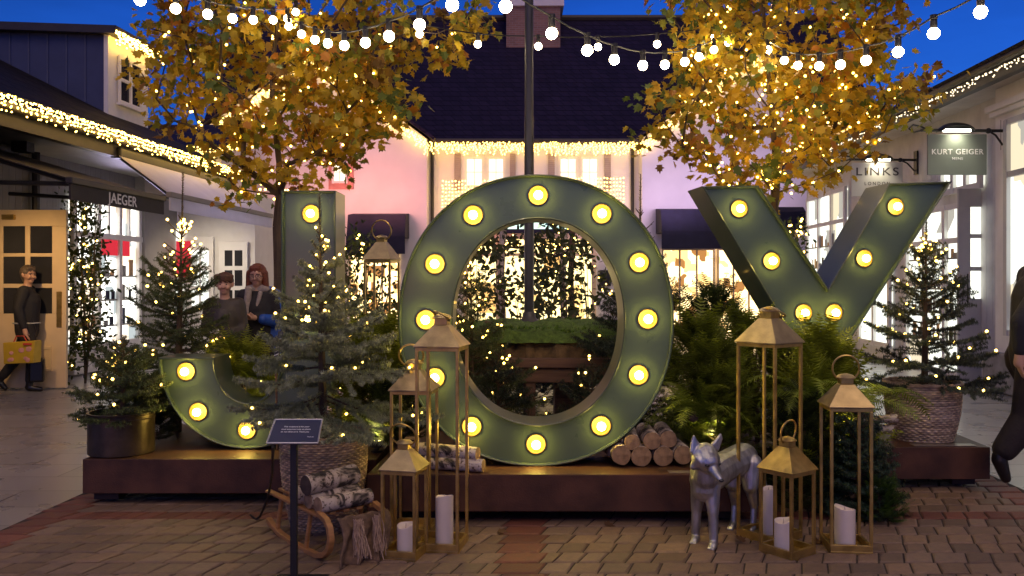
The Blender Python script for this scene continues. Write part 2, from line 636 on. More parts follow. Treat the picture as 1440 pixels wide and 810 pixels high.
W = bpy.data.worlds.new('World')
S.world = W
W.use_nodes = True
wn, wl = W.node_tree.nodes, W.node_tree.links
sky = wn.new('ShaderNodeTexSky')
sky.sky_type = 'NISHITA'
sky.sun_disc = False
SUN_EL, SUN_ROT = 3.0, 200.0
sky.sun_elevation = R(SUN_EL)
sky.sun_rotation = R(SUN_ROT)
sky.ozone_density = 6
sky.air_density = 1.0
sky.dust_density = .3
wb = wn.new('ShaderNodeMix')          # camera white balance set for lamp light: daylight turns blue
wb.data_type, wb.blend_type = 'RGBA', 'MULTIPLY'
wb.inputs['Factor'].default_value = 1
wb.inputs['B'].default_value = (1.25, .80, 1.45, 1)
wtc = wn.new('ShaderNodeTexCoord')                 # thin streaks of dusk cloud
wmp = wn.new('ShaderNodeMapping')
wmp.inputs['Scale'].default_value = (2.2, 2.2, 9)
wns = wn.new('ShaderNodeTexNoise')
wns.inputs['Scale'].default_value = 1.6
wns.inputs['Detail'].default_value = 7
wmr = wn.new('ShaderNodeMapRange')
wmr.inputs['From Min'].default_value, wmr.inputs['From Max'].default_value = .35, .7
wmr.inputs['To Min'].default_value, wmr.inputs['To Max'].default_value = .86, 1.22
wcl = wn.new('ShaderNodeMix')
wcl.data_type, wcl.blend_type = 'RGBA', 'MULTIPLY'
wcl.inputs['Factor'].default_value = 1
wl.new(wtc.outputs['Generated'], wmp.inputs['Vector'])
wl.new(wmp.outputs[0], wns.inputs['Vector'])
wl.new(wns.outputs['Fac'], wmr.inputs['Value'])
wl.new(sky.outputs[0], wcl.inputs['A'])
wl.new(wmr.outputs[0], wcl.inputs['B'])
wl.new(wcl.outputs['Result'], wb.inputs['A'])
wl.new(wb.outputs['Result'], wn['Background'].inputs['Color'])
wn['Background'].inputs['Strength'].default_value = .105

sun = bpy.data.objects.new('sun', bpy.data.lights.new('sun', 'SUN'))
COL.objects.link(sun)
sun.data.energy = .46
sun.data.angle = R(45)
sun.data.color = (1, .68, .44)
sun.rotation_euler = (R(42), 0, R(12))


def spot(name, loc, aim, power, col, size=70, blend=.8, soft=.15):
    l = bpy.data.lights.new(name, 'SPOT')
    l.energy, l.color, l.spot_size, l.spot_blend, l.shadow_soft_size = power, col, R(size), blend, soft
    o = bpy.data.objects.new(name, l)
    COL.objects.link(o)
    o.location = loc
    o.rotation_euler = (Vector(aim) - Vector(loc)).to_track_quat('-Z', 'Y').to_euler()
    return o


S.view_settings.view_transform = 'Standard'
S.view_settings.look = 'None'
S.view_settings.exposure = .85
S.view_settings.gamma = 1
cy = S.cycles
cy.use_denoising = True
cy.denoiser = 'OPENIMAGEDENOISE'
cy.max_bounces, cy.diffuse_bounces, cy.glossy_bounces = 5, 3, 3
cy.transmission_bounces, cy.transparent_max_bounces = 3, 6
cy.sample_clamp_indirect = 3
cy.sample_clamp_direct = 40
cy.caustics_reflective = cy.caustics_refractive = False
cy.use_adaptive_sampling = True
cy.adaptive_threshold = .02

# ------------------------------------------------------------------ ground
slab_m = brick_mat('grey_slabs', (.32, .30, .285), (.26, .245, .235), (.07, .06, .055), .9, .45, .006, .29, False, .35, .5, .12, .25)
g = MB()
g.add([(-300, -60, 0), (300, -60, 0), (300, 400, 0), (-300, 400, 0)], [(0, 1, 2, 3)])
struct(g.build('ground', slab_m))


def paving():
    b, tint = MB(), []
    z0 = .004
    SH = .05
    y = 1.4
    rnd = random.Random(3)
    joints = []
    while y < 9.4:
        red_row = abs(y + .085 - 5.68) < .09
        d = .172
        segs = []
        for a, e, kind in ((-3.15, -2.93, 1), (-2.93, -.05, 0), (-.05, .20, 1), (.20, 3.46, 0), (3.46, 3.70, 1)):
            if kind:
                segs.append((a, e, True))
                continue
            p = a
            first_w = .06 + rnd.random() * .13
            while p < e - 1e-6:
                w = first_w if p == a else rnd.choice((.12, .14, .15, .16, .19))
                if e - (p + w) < .07:
                    w = e - p
                segs.append((p, p + w, red_row))
                p += w
        for x, x1, red in segs:
            gp = .005
            h = .010 + rnd.random() * .004
            cx = [x + gp, x1 - gp, x1 - gp, x + gp]
            cyy = [y + gp, y + gp, y + d - gp, y + d - gp]
            sk = (.06 if int(y / .172) % 2 else .045)      # joints are cut on the slant
            bev = .012
            n = len(b.v)
            tilt = [(rnd.random() - .5) * .003 for _ in range(4)]
            lo = [(cx[i] + SH * (cyy[i] - 5.75) + (sk if i > 1 else 0), cyy[i], 0) for i in range(4)]
            c = (sum(p[0] for p in lo) / 4, sum(p[1] for p in lo) / 4)
            mid = [(p[0], p[1], h - .006 + t) for p, t in zip(lo, tilt)]
            top = [(p[0] + math.copysign(bev, c[0] - p[0]), p[1] + math.copysign(bev, c[1] - p[1]), h + t) for p, t in zip(lo, tilt)]
            b.add(lo + mid + top, [(0, 1, 5, 4), (1, 2, 6, 5), (2, 3, 7, 6), (3, 0, 4, 7), (4, 5, 9, 8), (5, 6, 10, 9), (6, 7, 11, 10), (7, 4, 8, 11), (8, 9, 10, 11)])
            k = .75 + rnd.random() * .5
            if red:
                col = (.19 * k, .066 * k, .042 * k)
            else:
                q = rnd.random()
                col = ((.210 + .03 * q) * k, (.140 + .012 * q) * k, (.098 - .005 * q) * k)
            tint += [(*col, 1)] * 12
        y += d
    o = b.build('brick_paving', mat('paving_block', (1, 1, 1), .62, 0, .3, 30, .5, 130, tint=True, rvar=.12), tint=tint)
    struct(o)
    j = MB()
    j.add([(-3.15 + SH * (1.4 - 5.75), 1.4, .003), (3.76 + SH * (1.4 - 5.75), 1.4, .003), (3.76 + SH * 3.7, 9.45, .003), (-3.15 + SH * 3.7, 9.45, .003)], [(0, 1, 2, 3)])
    struct(j.build('paving_bed', mat('joint_sand', (.045, .033, .026), .95, 0, .3, 40)))


paving()

# ------------------------------------------------------------------ left row of shops
KL, KR = .077, .05


def LP(c, Y, z=None):
    return (-c + KL * Y, Y) if z is None else (-c + KL * Y, Y, z)


def RP(c, Y, z=None):
    return (c + KR * Y, Y) if z is None else (c + KR * Y, Y, z)


def lbox(b, c0, c1, y0, y1, z0, z1, F=LP, mi=0):
    return b.prism([F(c0, y0), F(c1, y0), F(c1, y1), F(c0, y1)], z0, z1, mi)


lb = thing('shop_building', 'long low shop with grey boarding, dark tiled roof and a white dormer', 'building', LP(8.3, 12, 0))
b = MB(); lbox(b, 8.3, 8.7, 6, 17.3, 0, 3.6); b.build('wall', 'siding', lb)
b = MB(); lbox(b, 6.9, 8.3, 6, 17.2, 3.50, 3.56); b.build('soffit', 'pillar', lb)
b = MB(); lbox(b, 6.78, 6.9, 6, 16.9, 3.38, 3.62); b.build('fascia', 'fascia', lb)
b = MB(); b.tube([LP(6.70, 6, 3.60), LP(6.70, 16.9, 3.60)], .06, 10); b.build('gutter', 'fascia', lb, True)
rf = MB(); rf.slab([LP(6.66, 6, 3.66), LP(6.66, 17, 3.66), LP(13, 17, 6.84), LP(13, 6, 6.84)], .1)
rf = rf.build('roof', 'dark_roof', lb)
b = MB(); lbox(b, 8.12, 8.3, 16.0, 17.3, 0, 3.5); b.build('pillar', 'pillar', lb)
b = MB(); b.tube([LP(8.22, 12.95, 0), LP(8.22, 12.95, 3.5)], .06, 8); b.build('downpipe', 'black', lb, True)
# projecting white shopfront at the far end of the row
b = MB(); lbox(b, 6.55, 8.1, 17.32, 18.4, 0, 3.3); wf = b.build('shopfront', 'white', lb)
for px0, px1, pt in ((262, 300, 333), (308, 348, 340)):
    Y = 17.2
    b = MB(); b.box((X(px0, Y), Y, .02), (X(px1, Y), Y + .05, Zy(pt, Y)))
    d = b.build('door', 'white', lb, bevel=.008)
    b = MB()
    for k in range(2):
        w = px1 - px0
        xa, xb = (px0 + w * .2, px0 + w * .47) if k == 0 else (px0 + w * .55, px0 + w * .82)
        for ya, yb in ((352, 374), (380, 402), (408, 430)):
            b.box((X(xa, Y), Y - .004, Zy(yb, Y)), (X(xb, Y), Y + .02, Zy(ya, Y)))
    b.build('pane', 'glass_dark' if px0 > 300 else 'lit_cool', d)
b = MB(); b.box((X(240, 17.25), 17.25, .9), (X(256, 17.25), 17.3, 2.6)); b.build('pane', 'lit_cool', wf)
b = MB(); b.box((X(249, 17.2), 17.15, 1.62), (X(268, 17.2), 17.22, 2.35)); b.build('poster', 'red_glow', wf)
# shop window beside the pillar
b = MB(); lbox(b, 8.24, 8.29, 13.9, 16.0, .42, 2.95)
sw = b.build('shop_window', 'shop_white', lb)
b = MB()
for y in (13.87, 14.58, 15.26, 15.94):
    lbox(b, 8.16, 8.24, y - .045, y + .045, .42, 2.95)
for y in (14.22, 14.92, 15.60):
    lbox(b, 8.18, 8.24, y - .025, y + .025, 2.32, 2.95)
for z, h in ((.42, .07), (2.32, .05), (2.95, .06)):
    lbox(b, 8.15, 8.235, 13.8, 16.0, z - h, z + h)
b.build('window_frame', 'white', sw, bevel=.008)
b = MB()
rnd = random.Random(12)
for z in (.75, 1.2, 1.62):
    lbox(b, 8.215, 8.238, 13.92, 15.9, z, z + .03)
    for k in range(9):
        y = 14.0 + .2 * k + rnd.random() * .08
        lbox(b, 8.218, 8.238, y, y + .05 + .08 * rnd.random(), z + .03, z + .10 + .22 * rnd.random(), mi=rnd.randrange(3))
b.build('display_shelf', ['pillar', 'navy_fabric', 'sled'], sw)
b = MB(); lbox(b, 8.2, 8.24, 14.64, 15.62, 2.0, 2.28); b.build('red_banner', 'red_glow', sw)
b = MB(); lbox(b, 8.14, 8.3, 13.8, 16.0, .02, .34); b.build('stall_riser', 'white', lb, bevel=.01)
# dormer
b = MB(); b.prism([LP(8.5, 15.35), (-12.2, 15.35), (-12.1, 16.67), LP(8.5, 16.67)], 4.3, 6.02)
dm = b.build('dormer', 'navy_cheek', lb)
b = MB(); lbox(b, 8.42, 8.498, 15.3, 16.72, 4.40, 6.04); b.build('front', 'white', dm)
b = MB(); lbox(b, 8.40, 8.419, 15.66, 16.36, 4.86, 5.64); b.build('pane', 'glass_dark', dm)
b = MB()
for y in (15.62, 16.01, 16.40):
    lbox(b, 8.37, 8.405, y - .03, y + .03, 4.82, 5.68)
for z in (4.84, 5.25, 5.66):
    lbox(b, 8.372, 8.405, 15.6, 16.42, z - .03, z + .03)
lbox(b, 8.30, 8.40, 15.52, 16.5, 4.76, 4.80)
b.build('window_frame', 'white', dm)
b = MB(); b.slab([LP(8.22, 15.18, 6.10), LP(8.22, 16.9, 6.10), (-12.4, 16.9, 6.28), (-12.4, 15.18, 6.28)], .14)
b.build('dormer_roof', 'fascia', dm)
# security light under the soffit
b = MB(); b.box(LP(7.9, 11.9, 3.36), LP(7.7, 12.1, 3.5)); b.build('lamp_housing', 'black', lb)

# open white door leaf
Y = 12.2
dl = thing('shop_door', 'cream glazed shop door standing open behind the walking man', 'door', (X(93, Y), Y, 0))
b = MB()
x0, x1, zt = X(-3, Y), X(93, Y), Zy(295, Y)
cols = ((x0, X(4, Y)), (X(35, Y), X(42, Y)), (X(73, Y), x1))
rows = (Zy(318, Y), Zy(356, Y), Zy(361, Y), Zy(399, Y), Zy(405, Y), Zy(441, Y))
b.box((x0, Y, .02), (x1, Y + .05, rows[5]))
b.box((x0, Y, rows[0]), (x1, Y + .05, zt))
for a, c in cols:
    b.box((a, Y + .001, rows[5]), (c, Y + .049, rows[0]))
for k in (1, 3):
    b.box((X(4, Y), Y + .002, rows[k + 1]), (X(73, Y), Y + .048, rows[k]))
b.build('leaf_frame', 'cream', dl, bevel=.006)
b = MB(); b.box((X(3, Y), Y + .02, rows[5]), (X(74, Y), Y + .03, rows[0])); b.build('pane', 'glass_dark', dl)
b = MB(); b.box((X(80, Y), Y - .012, Zy(460, Y)), (X(87, Y), Y, Zy(410, Y))); b.build('push_plate', 'brass', dl)
b = MB()
for a in ((4, 487, 73, 491), (4, 518, 73, 522), (4, 491, 7, 518), (70, 491, 73, 518)):
    b.box((X(a[0], Y), Y - .012, Zy(a[3], Y)), (X(a[2], Y), Y, Zy(a[1], Y)))
b.build('moulding', 'cream', dl)
b = MB(); b.box((X(5, Y), Y - .05, zt - .14), (X(22, Y), Y, zt - .07)); b.build('door_closer', 'brass', dl)


def awning(label, c0, z0, c1, z1, y0, y1, fabric, val_h, edge, txt=None, bar='black'):
    t = thing('awning', label, 'awning', LP(c0, y0, z0), None)
    b = MB(); b.slab([LP(c0, y0, z0), LP(c0, y1, z0), LP(c1, y1, z1), LP(c1, y0, z1)], .012)
    b.build('canopy', fabric, t)
    b = MB(); lbox(b, c0 - .012, c0 + .012, y0, y1, z0 - .05 - val_h, z0 - .05)
    v = b.build('valance', edge, t)
    b = MB(); lbox(b, c0 - .04, c0 + .05, y0 - .02, y1 + .02, z0 - .06, z0 + .02)
    b.build('front_bar', bar, t, bevel=.012)
    for y in (y0 + .12, y1 - .12):
        b = MB(); b.tube([LP(c0 + .05, y, z0 - .05), LP((c0 + c1) / 2, y + .10, z0 - .02), LP(c1, y, z0 + .04)], .028, 8)
        b.build('arm', 'black', t, True)
        b = MB(); b.tube([LP(c0 + .05, y, z0 - .02), LP(c1, y, z1 - .05)], .03, 8)
        b.build('arm', 'black', t, True)
    b = MB(); lbox(b, c1 - .08, c1 + .08, y0, y1, z1 - .08, z1 + .08); b.build('roller_case', 'black', t, bevel=.02)
    if txt:
        p = Vector(LP(c0 - .016, (y0 + y1) / 2 + .02, z0 - .05 - val_h * .5))
        text_obj('lettering', txt, 'white_ink', v, .19, p, Vector(LP(0, 1, 0)) - Vector(LP(0, 0, 0)), (0, 0, 1), 1.05, .002, fit=.72)
    return t


awning('black canvas awning reading JAEGER over the left shop window', 6.0, 2.76, 8.15, 3.40, 10.08, 12.35, 'black_fabric', .20, 'black_fabric', 'JAEGER')
aw2 = awning('pale lilac white awning below the lit eaves, beyond the black one', 6.0, 2.84, 6.80, 3.44, 12.55, 16.7, 'lilac_fabric', .20, 'lilac_fabric', None, 'pillar')

# low dark roofed building behind the row
rb = thing('shop_building', 'low building with dark blue roof between the dormer and the left tree', 'building', (-9.3, 22.5, 0))
b = MB(); b.box((-13, 22, 0), (-7.5, 25, Zy(210, 22))); b.build('wall', 'stucco', rb)
b = MB(); b.slab([(-13.2, 21.7, Zy(212, 22)), (-7.3, 21.7, Zy(212, 22)), (-7.3, 24.5, Zy(166, 23.5)), (-13.2, 24.5, Zy(166, 23.5))], .1)
b.build('roof', 'slate', rb)

# ------------------------------------------------------------------ house at the back
YW, YC = 26.0, 26.7
hb = thing('building', 'wide white rendered house with two gables, steep slate roof and brick chimney, closing the square', 'building', (0.5, 26, 0))


def bx(b, px0, py0, px1, py1, Y, d):
    return b.box((X(px0, Y), Y, Zy(py1, Y)), (X(px1, Y), Y + d, Zy(py0, Y)))


ev = Zy(195, YW)
b = MB(); b.box((X(590, YC), YC, 0), (X(915, YC), YC + .3, ev)); b.build('wall', 'stucco', hb)
for xa, xb, xm, zt in ((X(268, YW), X(600, YW), X(434, YW), Zy(72, YW)), (X(903, YW), X(1222, YW), X(1062, YW), Zy(72, YW))):
    b = MB()
    v = [(xa, YW, 0), (xb, YW, 0), (xb, YW, ev), (xm, YW, zt), (xa, YW, ev)]
    v += [(p[0], p[1] + 4.5, p[2]) for p in v]
    b.add(v, [(0, 1, 2, 3, 4), (9, 8, 7, 6, 5), (1, 6, 7, 2), (0, 4, 9, 5), (0, 5, 6, 1), (2, 7, 8, 3), (3, 8, 9, 4)])
    b.build('gable', 'stucco', hb)
    b = MB()
    for s, xe in ((-1, xa), (1, xb)):
        k = (zt - ev) / (xm - xe)
        xo = xe + s * .22
        q = [(xo, YW - .16, ev + k * (xo - xe) + .10), (xm, YW - .16, zt + .10), (xm, YW + 4.6, zt + .10), (xo, YW + 4.6, ev + k * (xo - xe) + .10)]
        if s > 0:
            q = q[::-1]
        b.slab(q, -.09 if s < 0 else -.09)
    b.build('gable_roof', 'slate', hb)
b = MB()
b.slab([(X(268, YW), YC - .35, ev - .03), (11.7, YC - .35, ev - .03), (11.7, 31.3, Zy(27, 31.3)), (X(268, YW), 31.3, Zy(27, 31.3))], .12)
b.slab([(11.7, 31.32, Zy(27, 31.3)), (11.7, 35.8, ev), (X(268, YW), 35.8, ev), (X(268, YW), 31.32, Zy(27, 31.3))], .12)
b.build('roof', 'slate', hb)
b = MB(); b.tube([(X(268, YW), 31.3, Zy(27, 31.3) + .03), (11.7, 31.3, Zy(27, 31.3) + .03)], .13, 8); b.build('ridge', 'fascia', hb)
b = MB(); b.tube([(X(602, YC), YC - .42, ev - .02), (X(902, YC), YC - .42, ev - .02)], .08, 8); b.build('gutter', 'fascia', hb, True)
b = MB(); b.box((X(712, 30.4), 30.0, 8.5), (X(787, 30.4), 31.0, Zy(9, 30)))
ch = b.build('chimney', 'chimney', hb)
b = MB(); b.box((X(707, 30.4), 29.9, Zy(9, 30)), (X(792, 30.4), 31.1, Zy(-8, 30))); b.build('chimney_cap', 'stucco', ch)
for px, Y in ((608, YC - .06), (889, YC - .06)):
    b = MB(); b.tube([(X(px, Y), Y - .04, 0), (X(px, Y), Y - .04, ev)], .055, 8); b.build('downpipe', 'black', hb, True)


def casement(px0, px1, py0, py1, Y, bars=(2, 2), glowm='lit_window'):
    b = MB(); bx(b, px0, py0, px1, py1, Y - .03, .02)
    w = b.build('window', glowm, hb)
    b = MB()
    for k in range(bars[0] + 1):
        p = px0 + (px1 - px0) * k / bars[0]
        bx(b, p - (1.6 if k in (0, bars[0]) else .5), py0 - 2, p + (1.6 if k in (0, bars[0]) else .5), py1 + 2, Y - .07, .038)
    for k in range(bars[1] + 1):
        p = py0 + (py1 - py0) * k / bars[1]
        h = 1.6 if k in (0, bars[1]) else .5
        bx(b, px0 - 1.6, p - h, px1 + 1.6, p + h, Y - .066, .034)
    b.build('frame', 'white', w)


for a in ((655, 679), (686, 709), (787, 811), (818, 841)):
    casement(a[0], a[1], 222, 262, YC)
for a in ((639, 648), (717, 725), (771, 780), (850, 859)):
    b = MB(); bx(b, a[0], 216, a[1], 268, YC - .06, .05); b.build('shutter', 'shutter', hb)
b = MB(); bx(b, 462, 222, 497, 266, YW - .05, .05); b.build('window_surround', 'pink_trim', hb)
casement(468, 487, 228, 256, YW - .03)
# ground floor openings
for a in ((492, 560, 357, 470), (322, 400, 358, 470), (932, 1004, 350, 470), (1010, 1075, 350, 470)):
    b = MB(); bx(b, a[0], a[1 + 1], a[1], a[3], YW - .04, .03)
    w = b.build('shop_window', 'shop_warm', hb)
    b = MB()
    for k in range(4):
        p = a[0] + (a[1] - a[0]) * k / 3
        bx(b, p - 1.2, a[2], p + 1.2, a[3], YW - .10, .055)
    bx(b, a[0], a[2] - 2, a[1], a[2] + 2, YW - .104, .06)
    b.build('frame', 'cream', w)
b = MB(); bx(b, 655, 336, 835, 470, YC - .04, .03)
en = b.build('shopfront', 'lit_entry', hb)
b = MB()
for p in (655, 700, 747, 792, 835):
    bx(b, p - 3, 334, p + 3, 470, YC - .14, .09)
bx(b, 650, 356, 840, 360, YC - .13, .08)
b.build('frame', 'cream', en)
b = MB(); bx(b, 648, 328, 842, 336, YC - .5, .5); b.build('lintel', 'cream', hb)
b = MB(); bx(b, 640, 322, 850, 328, YC - .62, .6); b.build('canopy', 'navy_fabric', hb)
b = MB(); bx(b, 662, 306, 832, 322, YC - .4, .08); b.build('lit_fascia', 'lit_sign', hb)
b = MB()
b.box((X(843, YC), YC - .2, Zy(402, YC)), (X(858, YC), YC, Zy(380, YC))); b.build('wall_lamp', 'black', hb)
for a, lab in (((487, 569, 301, 357), 'navy box awning on the back house, between the letter J and the letter O'),
               ((316, 398, 309, 358), 'navy box awning behind the woman in blue, left of the letter J'),
               ((931, 1016, 294, 350), 'navy box awning on the back house, between the letter O and the letter Y'),
               ((1098, 1134, 290, 324), 'small navy box awning glimpsed through the arms of the letter Y')):
    Y = YW - 1.1 if a[0] != 1098 else 23.5
    t = thing('awning', lab, 'awning', (X(a[0], Y), Y, Zy(a[3], Y)), 'navy awnings on the back house')
    xa, xb = X(a[0], Y), X(a[1], Y)
    zt, zb = Zy(a[2], Y), Zy(a[3], Y)
    yb = YW - .01
    b = MB(); b.hexa([(xa, Y + .02, zb + .5), (xb, Y + .02, zb + .5), (xb, yb, zb + .5), (xa, yb, zb + .5), (xa, Y + .25, zt), (xb, Y + .25, zt), (xb, yb, zt + .1), (xa, yb, zt + .1)])
    b.build('canopy', 'navy_fabric', t)
    b = MB(); b.box((xa - .01, Y, zb), (xb + .01, Y + .02, zb + .52)); b.build('valance', 'navy_fabric', t)

# ------------------------------------------------------------------ right row
rbld = thing('shop_building', 'pale boarded shop row with deep eaves and glazed bays on the right side', 'building', RP(6.5, 12.5, 0))
b = MB(); lbox(b, 6.5, 6.9, 12.1, 22, 0, 4.3, RP); b.build('wall', 'cream_board', rbld)
b = MB(); lbox(b, 5.92, 6.9, 4, 22, 4.26, 4.32, RP); b.build('soffit', 'cream_board', rbld)
b = MB(); lbox(b, 5.8, 5.92, 4, 22, 4.20, 4.40, RP); b.build('fascia', 'fascia', rbld)
b = MB(); b.tube([RP(5.74, 4, 4.40), RP(5.74, 22, 4.40)], .06, 10); b.build('gutter', 'fascia', rbld, True)
b = MB(); b.slab([RP(11.6, 4, 7.4), RP(11.6, 22.2, 7.4), RP(5.66, 22.2, 4.46), RP(5.66, 4, 4.46)], .1); b.build('roof', 'dark_roof', rbld)
b = MB(); lbox(b, 6.25, 6.9, 4, 12.1, .55, 4.26, RP); bay = b.build('bay', 'white', rbld)
b = MB(); lbox(b, 6.12, 6.25, 4, 12.16, 3.93, 4.02, RP); lbox(b, 6.17, 6.25, 4, 12.13, 3.86, 3.93, RP); b.build('cornice', 'white', bay, bevel=.01)
b = MB(); lbox(b, 6.10, 6.9, 4, 12.18, .012, .55, RP); b.build('plinth', 'stone', rbld, bevel=.02)
b = MB(); lbox(b, 6.22, 6.24, 9.6, 11.66, .85, 3.7, RP); w = b.build('window', 'lit_cool', bay)
b = MB()
for y in (9.6, 10.65, 11.68):
    lbox(b, 6.16, 6.219, y - .045, y + .045, .80, 3.75, RP)
for z in (.84, 3.0, 3.72):
    lbox(b, 6.17, 6.219, 9.6, 11.7, z - .04, z + .04, RP)
b.build('frame', 'grey_paint', w)


def rwin(y0, y1, z0, z1, nv, tz, m):
    b = MB(); lbox(b, 6.46, 6.49, y0, y1, z0, z1, RP)
    w = b.build('window', m, rbld)
    b = MB()
    for k in range(nv + 1):
        y = y0 + (y1 - y0) * k / nv
        lbox(b, 6.40, 6.459, y - .05, y + .05, z0 - .05, z1 + .05, RP)
    for z in [z0, z1] + list(tz):
        lbox(b, 6.41, 6.458, y0, y1, z - .045, z + .045, RP)
    b.build('frame', 'white', w)
    if z1 < 3 or y0 > 18:
        b = MB()
        rnd = random.Random(int(y0 * 10))
        for z in (.5, .95, 1.35, 1.85):
            lbox(b, 6.44, 6.457, y0 + .1, y1 - .1, z0 + z, z0 + z + .03, RP)
            for k in range(12):
                y = y0 + .15 + (y1 - y0 - .4) * k / 12 + rnd.random() * .08
                lbox(b, 6.44, 6.457, y, y + .05 + .08 * rnd.random(), z0 + z + .03, z0 + z + .1 + .2 * rnd.random(), RP, rnd.randrange(3))
        b.build('display_shelf', ['pillar', 'coat_olive', 'sled'], w)


rwin(13.3, 15.6, .05, 2.75, 3, (1.5, 2.2), 'lit_cool')
rwin(12.9, 14.2, 3.0, 3.65, 3, (), 'lit_cool')
rwin(18.9, 21.7, .5, 3.6, 3, (2.9,), 'lit_cool')
rwin(16.4, 18.0, .3, 3.2, 2, (2.5,), 'lit_cool')

Y = 13.0
rd = thing('shop_door', 'pale grey glazed shop door beside the stone plinth, behind the man in black', 'door', (X(1350, Y), Y, 0))
b = MB()
x0, x1, zt = X(1348, Y), X(1414, Y), Zy(265, Y)
zr = [Zy(p, Y) for p in (291, 329, 335, 375, 381, 420)]
b.box((x0, Y, .02), (x1, Y + .05, zr[5])); b.box((x0, Y, zr[0]), (x1, Y + .05, zt))
for a, c in ((1348, 1365), (1398, 1402), (1412, 1414)):
    b.box((X(a, Y), Y + .001, zr[5]), (X(c, Y), Y + .049, zr[0]))
for k in (1, 3):
    b.box((X(1365, Y), Y + .002, zr[k + 1]), (X(1412, Y), Y + .048, zr[k]))
b.box((X(1363, Y), Y - .012, Zy(462, Y)), (x1, Y, Zy(459, Y))); b.box((X(1363, Y), Y - .012, Zy(500, Y)), (x1, Y, Zy(497, Y)))
b.build('leaf_frame', 'grey_paint', rd, bevel=.005)
b = MB(); b.box((X(1364, Y), Y + .02, zr[5]), (X(1413, Y), Y + .03, zr[0])); b.build('pane', 'lit_cool', rd)
b = MB(); b.capsule((X(1358, Y), Y - .06, Zy(428, Y)), (X(1358, Y), Y - .06, Zy(386, Y)), .012, .012); b.build('handle', 'black', rd, True)
b = MB(); b.box((X(1384, Y), Y + .005, Zy(397, Y)), (X(1391, Y), Y + .018, Zy(386, Y))); b.build('lock', 'black', rd)


def hanging_sign(label, Y, pxa, pxb, pya, pyb, pxw, pxe, pyarm, lines, board, ink, pxl, power):
    t = thing('hanging_sign', label, 'sign', (X(pxw, Y), Y, Zy(pyarm, Y)), 'hanging shop signs on iron brackets')
    za = Zy(pyarm, Y)
    b = MB()
    b.tube([(X(pxw, Y), Y, za), (X(pxe + 14, Y), Y, za + .01)], .022, 8)
    b.tube([(X(pxe + 16, Y), Y, za + .01), (X(pxe + 4, Y), Y, za - .02), (X(pxe - 3, Y), Y, za + .03), (X(pxe + 3, Y), Y, za + .085), (X(pxe + 14, Y), Y, za + .06), (X(pxe + 24, Y), Y, za + .012)], .013, 6)
    b.ball((X(pxw - 22, Y), Y, za), .04)
    b.tube([(X(pxw - 2, Y), Y, za - .2), (X(pxw - 12, Y), Y, za - .06), (X(pxw - 22, Y), Y, za)], .014, 6)
    b.obox((X(pxw, Y), Y, za - .05), (.03, .12, .42), 0)
    b.build('bracket', 'black', t, True)
    xm, hw = X(pxl, Y), (X(pxb, Y) - X(pxa, Y)) * .29
    b = MB()
    n = 14
    for (s0, s1) in ((1, .0),):
        vs, fs = [], []
        for i in range(n + 1):
            a = math.pi * i / n
            for yy in (-.11, -.06, .0, .06, .11):
                q = math.sqrt(max(0, 1 - (yy / .13) ** 2))
                vs.append((xm - hw * math.cos(a) * (.75 + .25 * q), Y + yy, za - .01 + .12 * math.sin(a) * q))
        for i in range(n):
            for j in range(4):
                fs.append((i * 5 + j, i * 5 + j + 1, i * 5 + j + 6, i * 5 + j + 5))
        b.add(vs, fs)
    sh = b.build('lamp_shade', 'black', t, True)
    sm = sh.modifiers.new('thick', 'SOLIDIFY'); sm.thickness = .008
    b = MB(); b.tube([(xm - hw * .8, Y - .03, za), (xm + hw * .8, Y - .03, za)], .02, 8); b.build('lamp', 'lamp_white', sh)
    b = MB(); b.box((X(pxa, Y), Y - .015, Zy(pyb, Y)), (X(pxb, Y), Y + .015, Zy(pya, Y)))
    pn = b.build('board', board, t, bevel=.004)
    for txt, py, size, sp, fit in lines:
        text_obj('lettering', txt, ink, pn, size, ((X(pxa, Y) + X(pxb, Y)) / 2, Y - .018, Zy(py, Y)), (1, 0, 0), (0, 0, 1), sp, .001, fit=fit)
    spot('sign_lamp_beam', (xm, Y - .16, za - .01), (xm, Y + .02, Zy(pya + (pyb - pya) * .45, Y)), power, (1, .92, .66), 120, 1, .05)
    return t


hanging_sign('sage grey hanging sign reading KURT GEIGER', 11.9, 1304, 1387, 189, 246, 1412, 1281, 184,
             (('KURT GEIGER', 214, .105, 1.12, .72), ('MENS', 223.5, .05, 1.1, .15)), 'sign_grey', 'white_ink', 1344, 7)
hanging_sign('pale hanging sign reading LINKS LONDON, partly behind leaves', 15.3, 1197, 1269, 229, 276, 1288, 1180, 225,
             (('LINKS', 242, .20, 1.25, .76), ('LONDON', 258.5, .085, 1.6, .45)), 'sign_pale', 'dark_ink', 1234, 9)

# facade lighting seen on the back house
for x in (-7.6, -5.3, -3.6):
    spot('facade_light_pink', (x, 23.9, 3.75), (x + .1, 26, 4.9), 100, (1, .36, .27), 150, 1, .25)
spot('facade_light_rose', (-1.4, 24.6, 2.9), (-1.0, 26.6, 4.6), 62, (1, .42, .44), 140, 1, .25)
spot('facade_light_lilac', (2.6, 24.6, 2.9), (2.4, 26.6, 4.6), 58, (.90, .55, .80), 140, 1, .25)
for x in (4.7, 6.9):
    spot('facade_light_lilac', (x, 23.9, 3.75), (x, 26, 4.9), 78, (.82, .55, .86), 150, 1, .25)
spot('door_fill', LP(7.3, 10.3, 2.55), (X(55, 12.2), 12.2, 1.5), 75, (1, .62, .24), 75, 1, .08)  # added below the awning to warm the door, apart from the soffit housing
spot('awning_fill', LP(7.9, 14.6, 2.5), LP(6.6, 14.6, 3.2), 90, (.66, .58, 1), 150, 1, .2)  # added lilac fill that brightens the white awning from beneath
